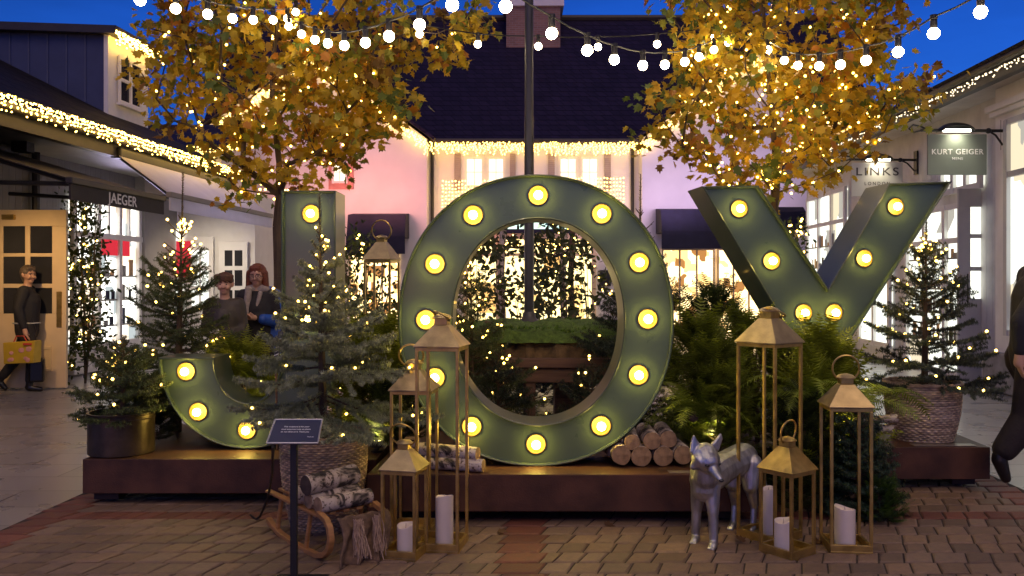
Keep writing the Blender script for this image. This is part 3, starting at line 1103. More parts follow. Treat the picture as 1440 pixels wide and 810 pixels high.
spot('shopfront_fill', LP(6.9, 15.6, 2.7), (X(290, 17.3), 17.3, 1.0), 60, (1, .84, .62), 110, 1, .1)  # added fill for the white shopfront, no fixture there
# ------------------------------------------------------------------ strings on the eaves
def icicles(pa, pb, per_m, drop, jit=.05, zup=0.):
    pa, pb = Vector(pa), Vector(pb)
    n = int((pb - pa).length * per_m)
    out = []
    i = 0
    while i < n:
        t = i / n
        p = pa.lerp(pb, t)
        d = (.35 + .65 * random.random()) * drop
        k = max(1, int(d / .055))
        for j in range(k):
            out.append(p + Vector(((random.random() - .5) * jit, (random.random() - .5) * jit, -j * .055 - random.random() * .03 + zup)))
        i += k
    return out


def L3(c, Y, z):
    return Vector(LP(c, Y, z))


light_string('dense band of warm icicle lights along the eaves of the left shop', icicles(L3(6.58, 9, 3.70), L3(6.58, 16.8, 3.70), 110, .25, .05), .0105, 'fairy', 'icicle lights on the roofs', [[L3(6.58, 9, 3.71), L3(6.58, 16.8, 3.71)]], cat='icicle lights', name='icicle_lights')
light_string('short band of icicle lights over the dormer window', icicles(L3(8.20, 15.2, 6.02), L3(8.20, 16.9, 6.02), 90, .3), .018, 'fairy', 'icicle lights on the roofs', [[L3(8.20, 15.2, 6.03), L3(8.20, 16.9, 6.03)]], cat='icicle lights', name='icicle_lights')
YE = YC - .45
light_string('bright icicle lights under the middle gutter of the back house', icicles((X(602, YE), YE, ev - .06), (X(900, YE), YE, ev - .06), 95, .48, .08), .026, 'fairy_far', 'icicle lights on the roofs', [[(X(602, YE), YE, ev - .05), (X(900, YE), YE, ev - .05)]], cat='icicle lights', name='icicle_lights')
for lab, a, c in (('icicle lights down the right slope of the left gable', (434, 78), (600, 199)), ('icicle lights down the left slope of the left gable', (268, 199), (434, 78)),
                  ('icicle lights up the left slope of the right gable', (903, 199), (1062, 78)), ('icicle lights down the right slope of the right gable', (1062, 78), (1222, 199))):
    light_string(lab, icicles(P(a[0], a[1], YW - .2), P(c[0], c[1], YW - .2), 75, .5, .08), .026, 'fairy_far', 'icicle lights on the roofs', [[P(a[0], a[1], YW - .2), P(c[0], c[1], YW - .2)]], cat='icicle lights', name='icicle_lights')
light_string('faint white lights along the eaves of the right shop row', icicles(Vector(RP(5.72, 8, 4.30)), Vector(RP(5.72, 18, 4.30)), 34, .13, .05), .011, 'fairy_dim', 'icicle lights on the roofs', [[RP(5.72, 8, 4.31), RP(5.72, 18, 4.31)]], cat='icicle lights', name='icicle_lights')
for lab, px0, px1, y0, y1 in (('curtain of white lights left of the top of the letter O', 622, 700, 254, 300), ('curtain of white lights right of the top of the letter O', 800, 876, 250, 300)):
    pts = [P(px0 + (px1 - px0) * i / 17 + random.random(), y0 + (y1 - y0) * j / 9 + random.random() * 2, YC - .5) for i in range(18) for j in range(10)]
    light_string(lab, pts, .03, 'fairy_far', 'curtains of lights on the back house', [[P(px0 + (px1 - px0) * i / 17, y0, YC - .5), P(px0 + (px1 - px0) * i / 17, y1, YC - .5)] for i in range(18)], cat='light curtain', name='light_curtain')
light_string('warm lights strung under the roof of the low gabled building', icicles((X(262, 21.6), 21.6, Zy(206, 21.6)), (X(330, 21.6), 21.6, Zy(206, 21.6)), 80, .4, .08), .022, 'fairy_far', 'icicle lights on the roofs', cat='icicle lights', name='icicle_lights')

# ------------------------------------------------------------------ steel plinths
def plinth(label, poly, feet):
    t = thing('display_plinth', label, 'plinth', (poly[0][0], poly[0][1], 0), 'rusted steel plinths under the letters')
    b = MB(); b.prism(poly, .09, .325)
    b.build('deck', 'corten', t, bevel=.004)
    for x, y in feet:
        b = MB(); b.box((x, y, .035), (x + .17, y + .17, .09)); f = b.build('foot', 'corten_dark', t)
        b = MB(); b.lathe([(.03, .012), (.03, .02), (.014, .022), (.014, .036)], (x + .085, y + .085, 0), 10); b.build('levelling_pad', 'black', f)
    return t


plinth('rusted steel plinth under the letter J and the zinc pot', [(-2.95, 5.86), (-.93, 5.86), (-.93, 7.3), (-2.88, 7.3)], [(-2.90, 5.92), (-1.2, 5.92), (-2.8, 7.0), (-1.2, 7.0)])
plinth('rusted steel plinth standing forward under the letter O', [(-.92, 5.40), (1.55, 5.40), (1.62, 7.3), (-.80, 7.3)], [(-.6, 5.46), (1.3, 5.46), (-.6, 7.0), (1.3, 7.0)])
rp = plinth('rusted steel plinth under the letter Y and the right basket', [(1.63, 6.28), (3.52, 6.28), (3.60, 7.3), (1.63, 7.3)], [(3.28, 6.36), (1.8, 6.36), (3.3, 7.0), (1.8, 7.0)])
for lab, a, c in (('small steel plate on the edge beside the stacked logs', (1.00, 5.425), (1.22, 5.49)), ('pale steel plate on the outer front corner of the right plinth', (2.98, 6.31), (3.44, 6.40))):
    b = MB(); b.box((*a, .327), (*c, .331)); tag(b.build('name_plate', mat('plate_steel', (.35, .30, .25), .4, .7), bevel=.001), lab, 'plate', 'plates on the plinths')


# ------------------------------------------------------------------ marquee letters
def inset(loop, t):
    n = len(loop)
    out = []
    for i in range(n):
        a, p, c = Vector(loop[i - 1]), Vector(loop[i]), Vector(loop[(i + 1) % n])
        d1, d2 = (p - a).normalized(), (c - p).normalized()
        n1, n2 = Vector((-d1.y, d1.x)), Vector((-d2.y, d2.x))
        k = max(.35, 1 + n1.dot(n2))
        out.append(tuple(p + (n1 + n2) * t / k))
    return out


_refl = None


def letter(label, loops, at, yaw, bulbs, depth=.35, lip=.042):
    global _refl
    t = thing('marquee_letter', label, 'letter', (at[0], at[1], .327), 'green light bulb letters spelling JOY')
    rot = Matrix.Rotation(yaw, 3, 'Z')
    base = Vector((at[0], at[1], .327))

    def w(x, y, z):
        return base + rot @ Vector((x, y, z))

    sides = MB()
    ins = [inset(l, .014) for l in loops]
    bead = [inset(l, .007) for l in loops]
    for l, q, bd in zip(loops, ins, bead):
        n = len(l)
        rings = [[w(p[0], depth, p[1]) for p in l], [w(p[0], .004, p[1]) for p in l], [w(p[0], 0, p[1]) for p in bd], [w(p[0], .004, p[1]) for p in q], [w(p[0], lip + .002, p[1]) for p in q]]
        vs = [v for r in rings for v in r]
        fs = [(k * n + i, k * n + (i + 1) % n, (k + 1) * n + (i + 1) % n, (k + 1) * n + i) for k in range(4) for i in range(n)]
        sides.add(vs, fs)
    sides.build('letter_return', 'letter_side', t, True)
    for nm, y in (('letter_face', lip), ('letter_back', depth - .01)):
        src = ins
        flat = [p for l in src for p in l]
        tris = tessellate_polygon([[Vector((p[0], p[1], 0)) for p in l] for l in src])
        b = MB()
        b.add([w(p[0], y, p[1]) for p in flat], [tuple(tr) for tr in tris])
        b.build(nm, 'letter', t)
    if _refl is None:
        def axis_lathe(prof, n=28):
            b = MB(); b.lathe(prof, (0, 0, 0), n)
            b.v = [(x, -z, y) for x, y, z in b.v]
            return b
        o1 = axis_lathe([(.068, 0), (.067, .005), (.064, .008), (.060, .0075), (.056, .005), (.045, .0035), (.022, .003), (.0001, .003)]).build('tmp', 'reflector', None, True)
        o2 = MB().ball((0, 0, 0), .029, 16, 10, sq=(1, .95, 1)).build('tmp', 'bulb', None, True)
        _refl = (o1.data, o2.data)
        bpy.data.objects.remove(o1); bpy.data.objects.remove(o2)
    for x, z in bulbs:
        r = bpy.data.objects.new('reflector', _refl[0]); COL.objects.link(r); r.parent = t
        r.location = rot @ Vector((x, lip - .003, z)); r.rotation_euler = (0, 0, yaw)
        q = bpy.data.objects.new('bulb', _refl[1]); COL.objects.link(q); q.parent = r
        q.location = (0, -.034, 0)
    return t


def arc(cx, cz, rx, rz, a0, a1, n):
    return [(cx + rx * math.cos(R(a0 + (a1 - a0) * i / n)), cz + rz * math.sin(R(a0 + (a1 - a0) * i / n))) for i in range(n + 1)]


# O
YO = 5.63
cx = X(754, YO)


def oloc(px, py):
    return (X(px, YO) - cx, Zy(py, YO) - .327)


def ell(px, py, rx, ry, n, rev, pw=2.12):
    o = []
    for i in range(n):
        a = 2 * math.pi * i / n
        c_, s_ = math.cos(a), math.sin(a)
        o.append(oloc(px + rx * math.copysign(abs(c_) ** (2 / pw), c_), py - ry * math.copysign(abs(s_) ** (2 / pw), s_)))
    return o[::-1] if rev else o


oo = ell(754, 450.5, 194, 205.5, 128, False)
letter('green letter O with twelve bulbs, the middle letter of JOY', [oo, ell(757, 452.5, 120.5, 144.5, 112, True)], (cx, YO), 0,
       [oloc(*p) for p in ((757, 274), (847, 300), (900, 369), (912, 449), (899, 528), (846, 600), (754, 626), (663, 601), (611, 532), (598, 450), (611, 371), (665, 302))])
# J
YJ = 6.18
cj = X(400, YJ)


def jloc(px, py):
    return (X(px, YJ) - cj, Zy(py, YJ) - .327)


jo = [(395, 268)] + [(395, 500)]
inner = arc(348, 503, 47, -64, 0, 180, 24)          # inner hook, py grows downward
j_px = [(395, 268), (395, 503)] + [(348 + 47 * math.cos(R(a)), 503 + 64 * math.sin(R(a))) for a in range(8, 181, 8)] + [(301, 503), (222, 503)] + \
       [(347 + 125 * math.cos(R(a)), 503 + 128.5 * math.sin(R(a))) for a in range(176, 0, -6)] + [(472, 503), (472, 268)]
letter('green letter J behind the blue spruce, the first letter of JOY', [[jloc(*p) for p in j_px]], (cj, YJ), 0,
       [jloc(*p) for p in ((436, 300), (433, 448), (259, 523), (276, 580), (345, 606))])
# Y
YY = 6.42
cyx = X(1157, YY)
y_out = [(-.205, 0), (.235, 0), (.235, .80), (1.035, 1.985), (.53, 1.965), (.045, 1.165), (-.50, 1.935), (-.935, 1.925), (-.235, .80)]
yb = []
for px, py in ((1038, 294), (1085, 367), (1132, 440), (1269, 289), (1222, 363), (1177, 440)):
    yb.append((X(px, YY) - cyx, Zy(py, YY) - .327))
letter('green letter Y with six bulbs, the last letter of JOY', [y_out], (cyx, YY), R(6), yb)
# ------------------------------------------------------------------ plants
def unit(v):
    return v / np.maximum(np.linalg.norm(v, axis=-1, keepdims=True), 1e-9)


class Foliage:
    """many small faces gathered into one mesh"""

    def __init__(s):
        s.tv, s.tt, s.n = [], [], 0

    def needles(s, p0, p1, per_m, ln, wd, col, var=.25, tipcol=None, lean=.55):
        p0, p1 = np.array(p0, dtype=float), np.array(p1, dtype=float)
        L = np.linalg.norm(p1 - p0)
        n = max(4, int(L * per_m))
        ax = (p1 - p0) / max(L, 1e-6)
        t = rng.random(n)
        q = p0 + (p1 - p0) * t[:, None]
        rd = rng.normal(size=(n, 3))
        rd = unit(rd - (rd @ ax)[:, None] * ax)
        rd[:, 2] += .25
        d = unit(rd + ax * lean * (.7 + .6 * rng.random((n, 1))))
        sd = unit(np.cross(d, rng.normal(size=(n, 3)))) * wd * .5
        tip = q + d * (ln * (.75 + .5 * rng.random((n, 1))))
        V = np.stack([q - sd, q + sd, tip], 1).reshape(-1, 3)
        k = (1 - var + 2 * var * rng.random((n, 1)))
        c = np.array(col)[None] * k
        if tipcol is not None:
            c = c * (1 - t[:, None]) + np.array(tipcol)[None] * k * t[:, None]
        C = np.concatenate([c, np.ones((n, 1))], 1).repeat(3, 0)
        s.tv.append(V); s.tt.append(C)

    def leaves(s, q, nrm, up, size, cols, fold=.25, shape='leaf'):
        """q, nrm, up: (n,3) arrays; flat lobed leaves, folded along the midrib"""
        n = len(q)
        nrm = unit(nrm)
        up = unit(up - (np.sum(up * nrm, 1, keepdims=True)) * nrm)
        sd = np.cross(up, nrm)
        if shape == 'maple':
            o = np.array([(0, 0), (.34, .02), (.28, .2), (.56, .42), (.30, .50), (.30, .78), (.13, .72), (0, 1.08)])
        else:
            o = np.array([(0, 0), (.20, .18), (.27, .45), (.17, .78), (0, 1.)])
        k = len(o)
        sz = np.asarray(size).reshape(-1, 1)
        tris = []
        for sgn in (-1, 1):
            pts = [q + (sd * sgn * x + up * y - nrm * abs(x) * fold * -1) * sz for x, y in o]
            ctr = q + up * sz * .42
            for i in range(k - 1):
                tris.append(np.stack([ctr, pts[i], pts[i + 1]], 1))
        V = np.stack(tris, 1).reshape(-1, 3)
        C = np.concatenate([cols, np.ones((n, 1))], 1).repeat(len(tris) * 3, 0)
        s.tv.append(V); s.tt.append(C)

    def frond(s, p0, d0, L, droop, npin, pl, col, tipcol, curl=0.):
        """an arching stem with paired leaflets"""
        d0 = np.array(d0, dtype=float); d0 /= np.linalg.norm(d0)
        p = np.array(p0, dtype=float)
        m = npin
        d = d0.copy()
        side0 = np.cross(d0, (0, 0, 1.)); side0 = side0 / max(np.linalg.norm(side0), 1e-3)
        P_, D_ = [], []
        for i in range(m):
            P_.append(p.copy()); D_.append(d.copy())
            p = p + d * L / m
            d = d + np.array([0, 0, -droop / m]) + side0 * curl / m
            d /= np.linalg.norm(d)
        Pn, Dn = np.array(P_), np.array(D_)
        sd = unit(np.cross(Dn, np.array([0, 0, 1.]) + rng.normal(size=3) * .25))
        t = np.linspace(0, 1, m)
        ln = pl * np.sin(np.clip(.12 + t * .9, 0, 1) * math.pi) ** .7 + pl * .08
        V, C = [], []
        for sgn in (-1, 1):
            tip = Pn + sd * sgn * ln[:, None] + Dn * ln[:, None] * .55 + rng.normal(size=(m, 3)) * pl * .08 - np.array([0, 0, .15]) * ln[:, None]
            w = Dn * (L / m) * .46
            V.append(np.stack([Pn - w * .6, Pn + w, tip], 1))
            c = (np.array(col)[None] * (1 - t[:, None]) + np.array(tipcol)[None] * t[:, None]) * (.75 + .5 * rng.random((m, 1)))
            C.append(np.concatenate([c, np.ones((m, 1))], 1).repeat(3, 0))
        s.tv.append(np.concatenate(V).reshape(-1, 3)); s.tt.append(np.concatenate(C))

    def build(s, name, m, parent):
        V = np.concatenate(s.tv); C = np.concatenate(s.tt)
        return np_build(name, V, np.arange(len(V)).reshape(-1, 3), m, parent, tint=C)


def spruce(label, base, H, Rad, z0=.08, seed=1, col=(.030, .050, .022), tip=(.05, .085, .035), whorls=11, per=6, ln=.022, dens=330, leader=.18,
           droop=.15, group='small fir trees around the letters', lights=0, light_label='', bare_top=0, name='fir_tree', wd=.0048, lr=.011, cat='fir tree', gap=.055, lean=.5, third=True, taper=.8):
    rnd = random.Random(seed)
    t = thing(name, label, cat, base, group)
    bx_, by_, bz_ = base
    b = MB()
    lean = (rnd.random() - .5) * .05
    b.tube([(bx_ + lean * k * H, by_, bz_ + H * k) for k in (0, .35, .7, 1)], [.012 + .012 * H, .010 + .008 * H, .009, .004], 7)
    F = Foliage()
    spots = []
    top = np.array([bx_ + lean * H, by_, bz_ + H])
    F.needles(top - np.array([lean * leader, 0, leader]), top, dens * .8, ln, wd, col, tipcol=tip)
    for wv in range(whorls):
        f = wv / (whorls - 1)
        z = z0 + (H - leader - z0) * f ** .9
        jz = .5 * (H - leader - z0) / whorls
        L0 = Rad * (1 - f) ** taper + .09 * H * (1 - f) + .06
        n = per + (1 if f < .6 else 0)
        a0 = rnd.random() * 6.28
        for k in range(n):
            a = a0 + 6.283 * k / n + (rnd.random() - .5) * .5
            L = L0 * (.72 + .42 * rnd.random())
            el = -.12 + .85 * f + (rnd.random() - .5) * .25 - droop * (1 - f)
            d = np.array([math.cos(a) * math.cos(el), math.sin(a) * math.cos(el), math.sin(el)])
            o = np.array([bx_ + lean * z, by_, bz_ + z + (rnd.random() - .5) * jz * 2])
            pts = [o]
            sg = 4
            dd = d.copy()
            for i in range(sg):
                pts.append(pts[-1] + dd * L / sg)
                dd = dd + np.array([0, 0, (.16 if f < .75 else .10)]) ; dd /= np.linalg.norm(dd)
            b.tube(pts, [.007, .006, .005, .004, .002], 5)
            bare = f > 1 - bare_top
            for i in range(sg):
                F.needles(pts[i], pts[i + 1], dens * (.35 if i == 0 else 1) * (.35 if bare else 1), ln * (.55 if bare else 1), wd, col, tipcol=tip, lean=lean)
            if not bare and L > .12:
                m = max(2, int(L / gap))
                for i in range(m):
                    u = .22 + .74 * i / m
                    j = min(sg - 1, int(u * sg))
                    q = pts[j] + (pts[j + 1] - pts[j]) * (u * sg - j)
                    ax = pts[j + 1] - pts[j]; ax /= np.linalg.norm(ax)
                    sd = np.cross(ax, (0, 0, 1.)); sd /= max(np.linalg.norm(sd), .01)
                    for sgn in (-1, 1):
                        tl = (L * (1 - u) * .55 + .045) * (.7 + .6 * rnd.random())
                        dv = ax * .75 + sd * sgn * .75 + np.array([0, 0, (rnd.random() - .55) * .35])
                        dv /= np.linalg.norm(dv)
                        F.needles(q, q + dv * tl, dens, ln, wd, col, tipcol=tip, lean=lean)
                        if third and tl > .13:
                            for s2 in (-1, 1):
                                qq = q + dv * tl * .5
                                F.needles(qq, qq + (dv * .8 + np.cross(dv, (0, 0, 1.)) * s2 * .6) * tl * .42, dens, ln, wd, col, tipcol=tip, lean=lean)
            for u in (.45, .75, .97):
                j = min(sg - 1, int(u * sg))
                spots.append(Vector(pts[j] + (pts[j + 1] - pts[j]) * (u * sg - j)) + Vector((0, 0, .014)))
    b.build('trunk', 'trunk', t)
    F.build('crown', 'needle', t)
    if lights:
        rnd.shuffle(spots)
        sel = [p for p in spots if p.y < base[1] + Rad * .4][:lights]
        light_string(light_label, sel, lr, 'fairy', 'fairy lights on the plants')
    return t


def thuja(label, base, H, Rad, seed=1, n=170, col=(.030, .055, .012), tip=(.075, .125, .022), L=.20, pl=.045, group='feathery evergreen shrubs between the letters', lights=0, light_label='', name='evergreen_shrub', cat='shrub'):
    rnd = random.Random(seed)
    t = thing(name, label, cat, base, group)
    F = Foliage()
    b = MB()
    b.tube([base, (base[0], base[1], base[2] + H * .6)], [.02, .008], 6)
    spots = []
    for i in range(n):
        a, u = rnd.random() * 6.283, rnd.random()
        z = H * (.05 + .80 * u)
        prof = math.sqrt(max(.05, 1 - (u * 1.02) ** 2)) * (.85 + .3 * noise.noise(Vector((math.cos(a) * 1.5, math.sin(a) * 1.5, u * 3 + seed))))
        r = Rad * prof * (.25 + .65 * rnd.random() ** .6)
        o = np.array([base[0] + r * math.cos(a), base[1] + r * math.sin(a), base[2] + z])
        out = np.array([math.cos(a), math.sin(a), .55 + 1.1 * u + .5 * rnd.random()])
        ll = L * (.6 + .8 * rnd.random())
        k = .65 + .7 * rnd.random()
        F.frond(o, out, ll, 1.1 * rnd.random(), 13, pl * (.7 + .6 * rnd.random()), np.array(col) * k, np.array(tip) * k, (rnd.random() - .5))
        for s2 in (-1, 1):
            d2 = out + np.array([-math.sin(a), math.cos(a), 0]) * s2 * .8 + np.array([0, 0, rnd.random() * .5])
            F.frond(o, d2, ll * .7, 1.1 * rnd.random(), 10, pl * .8, np.array(col) * k, np.array(tip) * k, 0)
        if i % 5 == 0:
            b.tube([(base[0], base[1], base[2] + z * .5), o], [.005, .003], 4)
        spots.append(Vector(o + out / np.linalg.norm(out) * ll * .8))
    b.build('stem', 'trunk', t)
    F.build('foliage', 'fern', t)
    if lights:
        light_string(light_label, [p for p in spots if p.y < base[1] + .1][:lights], .011, 'fairy', 'fairy lights on the plants')
    return t


def fern(label, base, n, L, seed=1, col=(.13, .185, .014), tip=(.26, .33, .03), pl=.08, group='ferns between the letters'):
    rnd = random.Random(seed)
    t = thing('fern', label, 'fern', base, group)
    F = Foliage()
    for i in range(n):
        a = 6.283 * i / n + rnd.random() * .5
        k = .7 + .6 * rnd.random()
        F.frond(np.array(base) + rng.normal(size=3) * .015, (math.cos(a), math.sin(a), 1.0 + 1.3 * rnd.random()), L * (.7 + .5 * rnd.random()), 1.9 + rnd.random(), 34, pl * (.8 + .4 * rnd.random()), np.array(col) * k, np.array(tip) * k, (rnd.random() - .5) * .6)
    F.build('fronds', 'fern', t)
    b = MB(); b.ball(base, .04, 8, 6); b.build('root_crown', 'trunk', t)
    return t


def leafy(label, base, H, Rad, n, size, col, seed=1, stems=5, group=None, lights=0, light_label='', name='leafy_shrub', cat='shrub', conic=0., lr=.012, lm='fairy', low=.1):
    rnd = random.Random(seed)
    g_ = np.random.default_rng(seed)
    t = thing(name, label, cat, base, group)
    b = MB()
    nodes = []
    for i in range(stems):
        a = rnd.random() * 6.28
        p = Vector(base)
        q = [p]
        for k in range(5):
            p = p + Vector((math.cos(a) * Rad * .14 + (rnd.random() - .5) * .1, math.sin(a) * Rad * .14 + (rnd.random() - .5) * .1, H / 5.3))
            q.append(p)
        b.tube(q, [.016, .014, .012, .009, .006, .003], 6)
        nodes += q[1:]
    b.build('stem', 'trunk', t)
    cl = max(8, n // 16)
    cen = []
    while len(cen) < cl:
        a, u, r = rnd.random() * 6.283, low + (1 - low) * rnd.random(), rnd.random() ** .5
        w = Rad * (1 - conic * u) * math.sqrt(max(.02, 1 - (2 * u - 1) ** 4 * .9))
        cen.append((base[0] + w * r * math.cos(a), base[1] + w * r * math.sin(a), base[2] + H * u))
    cen = np.array(cen)
    q = cen[g_.integers(0, cl, n)] + g_.normal(size=(n, 3)) * size * 1.3
    nrm = g_.normal(size=(n, 3)) + np.array([0, -.5, .6])
    up = g_.normal(size=(n, 3)) + (q - np.array([base[0], base[1], base[2] + H * .4])) * 1.5
    cols = np.array(col)[None] * (.55 + .9 * g_.random((n, 1)))
    F = Foliage()
    F.leaves(q, nrm, up, size * (.7 + .6 * g_.random(n)), cols)
    F.build('foliage', 'fern', t)
    if lights:
        sel = q[g_.integers(0, n, lights * 3)]
        sel = [Vector(p) + Vector((0, -.02, 0)) for p in sel if p[1] < base[1] + Rad * .3][:lights]
        light_string(light_label, sel, lr, lm, 'fairy lights on the plants')
    return t


def autumn_tree(label, trunk_px, Y, lobes, seed, nclus, per, nlights, light_label, depth=1.25):
    rnd = random.Random(seed)
    g_ = np.random.default_rng(seed)
    x0 = X(trunk_px, Y)
    t = thing('autumn_tree', label, 'tree', (x0, Y, 0), 'autumn trees behind the letters')
    nodes = [Vector((x0, Y, 0)), Vector((x0 + .02, Y, .8)), Vector((x0 + .03, Y, 1.6)), Vector((x0 + .01, Y + .02, 2.2))]
    par = [-1, 0, 1, 2]
    top = Vector((x0 + .05, Y, 2.2))
    for k in range(1, 9):
        nodes.append(Vector((x0 + .05 * math.sin(k), Y + .05 * math.cos(k), 2.2 + .38 * k))); par.append(len(nodes) - 2)
    area = [l[2] * l[3] for l in lobes]
    cen = []
    for i in range(nclus):
        l = rnd.choices(lobes, area)[0]
        a, r = rnd.random() * 6.283, rnd.random() ** .5
        px, py = l[0] + l[2] * r * math.cos(a), l[1] + l[3] * r * math.sin(a)
        dy = (rnd.random() * 2 - 1) * depth * min(1, .35 + math.sqrt(l[2] * l[3]) / 120) * math.sqrt(max(.1, 1 - r * r * .8))
        p = P(px, py, Y)
        cen.append(Vector((p.x, Y + dy, p.z)))
    cen.sort(key=lambda p: (p - Vector((x0, Y, 3))).length)
    plen = [0.] * len(nodes)
    for i in range(1, len(nodes)):
        plen[i] = plen[par[i]] + (nodes[i] - nodes[par[i]]).length
    attach = []
    for c in cen:
        best, bi = 1e9, 0
        for i, q in enumerate(nodes):
            if i < 3:
                continue
            d = (c - q).length + .28 * plen[i] + max(0, q.z - c.z) * .9
            if d < best:
                best, bi = d, i
        q = nodes[bi]
        L = (c - q).length
        m = max(1, int(L / .28))
        last = bi
        for k in range(1, m + 1):
            f = k / m
            p = q.lerp(c, f) + Vector((0, 0, -.10 * L * math.sin(math.pi * f))) + Vector(((rnd.random() - .5), (rnd.random() - .5), (rnd.random() - .5))) * .07 * (f < 1)
            nodes.append(p); par.append(last); plen.append(plen[last] + L / m)
            last = len(nodes) - 1
        attach.append(last)
    w = [0.] * len(nodes)
    kids = [0] * len(nodes)
    for i in range(1, len(nodes)):
        kids[par[i]] += 1
    for i in range(len(nodes) - 1, 0, -1):
        w[i] = max(w[i], 1.)
        w[par[i]] += w[i]
    rad = [min(.115, .0072 * (v ** .44)) for v in w]
    b = MB()
    for i in range(1, len(nodes)):
        b.tube([nodes[par[i]], nodes[i]], [rad[par[i]] if par[i] < 4 else min(rad[par[i]], rad[i] * 1.5), rad[i]], 6)
    b.build('trunk', 'trunk', t, True)
    C = np.array([c[:] for c in cen])
    n = nclus * per
    idx = np.repeat(np.arange(nclus), per)
    q = C[idx] + g_.normal(size=(n, 3)) * np.array([.12, .12, .10])
    nrm = g_.normal(size=(n, 3)) + np.array([0, -.7, .5])
    up = g_.normal(size=(n, 3)) * .8 + np.array([0, 0, -.9])
    pal = np.array([(.54, .34, .018), (.64, .45, .026), (.44, .33, .024), (.28, .29, .032), (.13, .18, .03), (.46, .19, .015), (.24, .13, .018)])
    pw = np.array([.26, .22, .18, .13, .08, .07, .06])
    ci = g_.choice(len(pal), size=nclus, p=pw)
    leafc = np.where(g_.random(n) < .6, ci[idx], g_.choice(len(pal), size=n, p=pw))
    cols = pal[leafc] * (.7 + .6 * g_.random((n, 1)))
    F = Foliage()
    F.leaves(q, nrm, up, .076 + .06 * g_.random(n), cols, .22, 'maple')
    F.build('crown', 'leaf', t)
    core = Vector((x0, Y, 2.9))
    cand = [i for i in range(5, len(nodes)) if w[i] > 0]
    wt = [math.exp(-((nodes[i] - core).length / 1.15) ** 1.2) + .12 for i in cand]
    pts = []
    for i in rnd.choices(cand, wt, k=nlights):
        p = nodes[par[i]].lerp(nodes[i], rnd.random())
        v = Vector((rnd.gauss(0, 1), rnd.gauss(-.5, 1), rnd.gauss(0, 1))).normalized()
        pts.append(p + v * (rad[i] + .03 + .05 * rnd.random()))
    light_string(light_label, pts, .0145, 'fairy', 'fairy lights in the autumn trees')
    return t


autumn_tree('left autumn tree with golden leaves behind the letter J', 388, 10.2,
            [(400, 90, 140, 120), (285, 45, 70, 60), (255, 100, 48, 38), (480, 105, 80, 70), (590, 25, 80, 45), (640, 45, 40, 30), (500, 190, 55, 38), (420, 200, 95, 60),
             (335, 225, 40, 45), (400, -70, 220, 110), (540, 150, 42, 30), (245, 150, 34, 22), (212, 52, 18, 14), (330, 268, 26, 14), (440, 240, 40, 26)], 5, 250, 26, 230,
            'hundreds of warm fairy lights wound through the left autumn tree')
autumn_tree('right autumn tree with golden leaves behind the letter Y', 1086, 10.0,
            [(1090, 80, 130, 115), (1000, 60, 62, 60), (960, 130, 50, 46), (925, 212, 46, 24), (985, 190, 50, 40), (1075, 200, 90, 60), (1165, 150, 75, 50), (1235, 145, 62, 32), (1295, 112, 40, 24),
             (1200, 35, 62, 58), (1090, -70, 200, 110), (1060, 255, 48, 36), (1175, 205, 52, 28), (1130, 255, 26, 22), (955, 25, 30, 30)], 9, 262, 26, 460,
            'dense cloud of warm fairy lights wound through the right autumn tree')

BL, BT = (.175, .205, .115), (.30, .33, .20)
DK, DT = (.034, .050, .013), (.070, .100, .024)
bs = (X(455, 5.42), 5.42, .50)
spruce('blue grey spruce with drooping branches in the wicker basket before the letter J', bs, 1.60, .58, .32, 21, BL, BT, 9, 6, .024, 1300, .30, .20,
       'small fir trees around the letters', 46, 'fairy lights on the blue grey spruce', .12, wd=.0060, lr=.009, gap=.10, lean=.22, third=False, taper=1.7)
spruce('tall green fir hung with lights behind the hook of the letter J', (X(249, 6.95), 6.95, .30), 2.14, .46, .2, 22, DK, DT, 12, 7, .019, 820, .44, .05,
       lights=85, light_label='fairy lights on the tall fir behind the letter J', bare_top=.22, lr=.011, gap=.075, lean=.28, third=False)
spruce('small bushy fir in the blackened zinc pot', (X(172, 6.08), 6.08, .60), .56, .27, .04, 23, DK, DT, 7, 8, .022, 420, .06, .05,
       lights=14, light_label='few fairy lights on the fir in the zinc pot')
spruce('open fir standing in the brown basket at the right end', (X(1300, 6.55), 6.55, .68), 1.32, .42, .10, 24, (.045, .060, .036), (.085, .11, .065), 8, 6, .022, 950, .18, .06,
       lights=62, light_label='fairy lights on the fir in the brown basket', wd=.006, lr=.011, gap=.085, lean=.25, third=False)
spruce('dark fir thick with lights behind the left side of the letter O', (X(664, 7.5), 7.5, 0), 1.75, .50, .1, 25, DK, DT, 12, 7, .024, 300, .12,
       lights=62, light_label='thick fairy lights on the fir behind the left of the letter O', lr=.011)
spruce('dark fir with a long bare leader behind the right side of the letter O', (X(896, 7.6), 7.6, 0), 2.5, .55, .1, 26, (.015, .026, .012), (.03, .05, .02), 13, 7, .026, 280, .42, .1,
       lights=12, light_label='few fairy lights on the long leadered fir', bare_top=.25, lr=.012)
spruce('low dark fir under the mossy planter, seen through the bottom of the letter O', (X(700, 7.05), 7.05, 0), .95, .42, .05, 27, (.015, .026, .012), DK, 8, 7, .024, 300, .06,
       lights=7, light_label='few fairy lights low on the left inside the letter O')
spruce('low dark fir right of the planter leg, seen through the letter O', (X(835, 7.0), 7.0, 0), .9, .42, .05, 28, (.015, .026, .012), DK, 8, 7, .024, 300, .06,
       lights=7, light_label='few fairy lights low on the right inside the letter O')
spruce('dense dark dwarf fir beside the tall lantern at the right', (X(1208, 5.62), 5.62, 0), .80, .20, .02, 29, (.016, .040, .018), (.03, .065, .028), 10, 8, .024, 420, .05, .0)

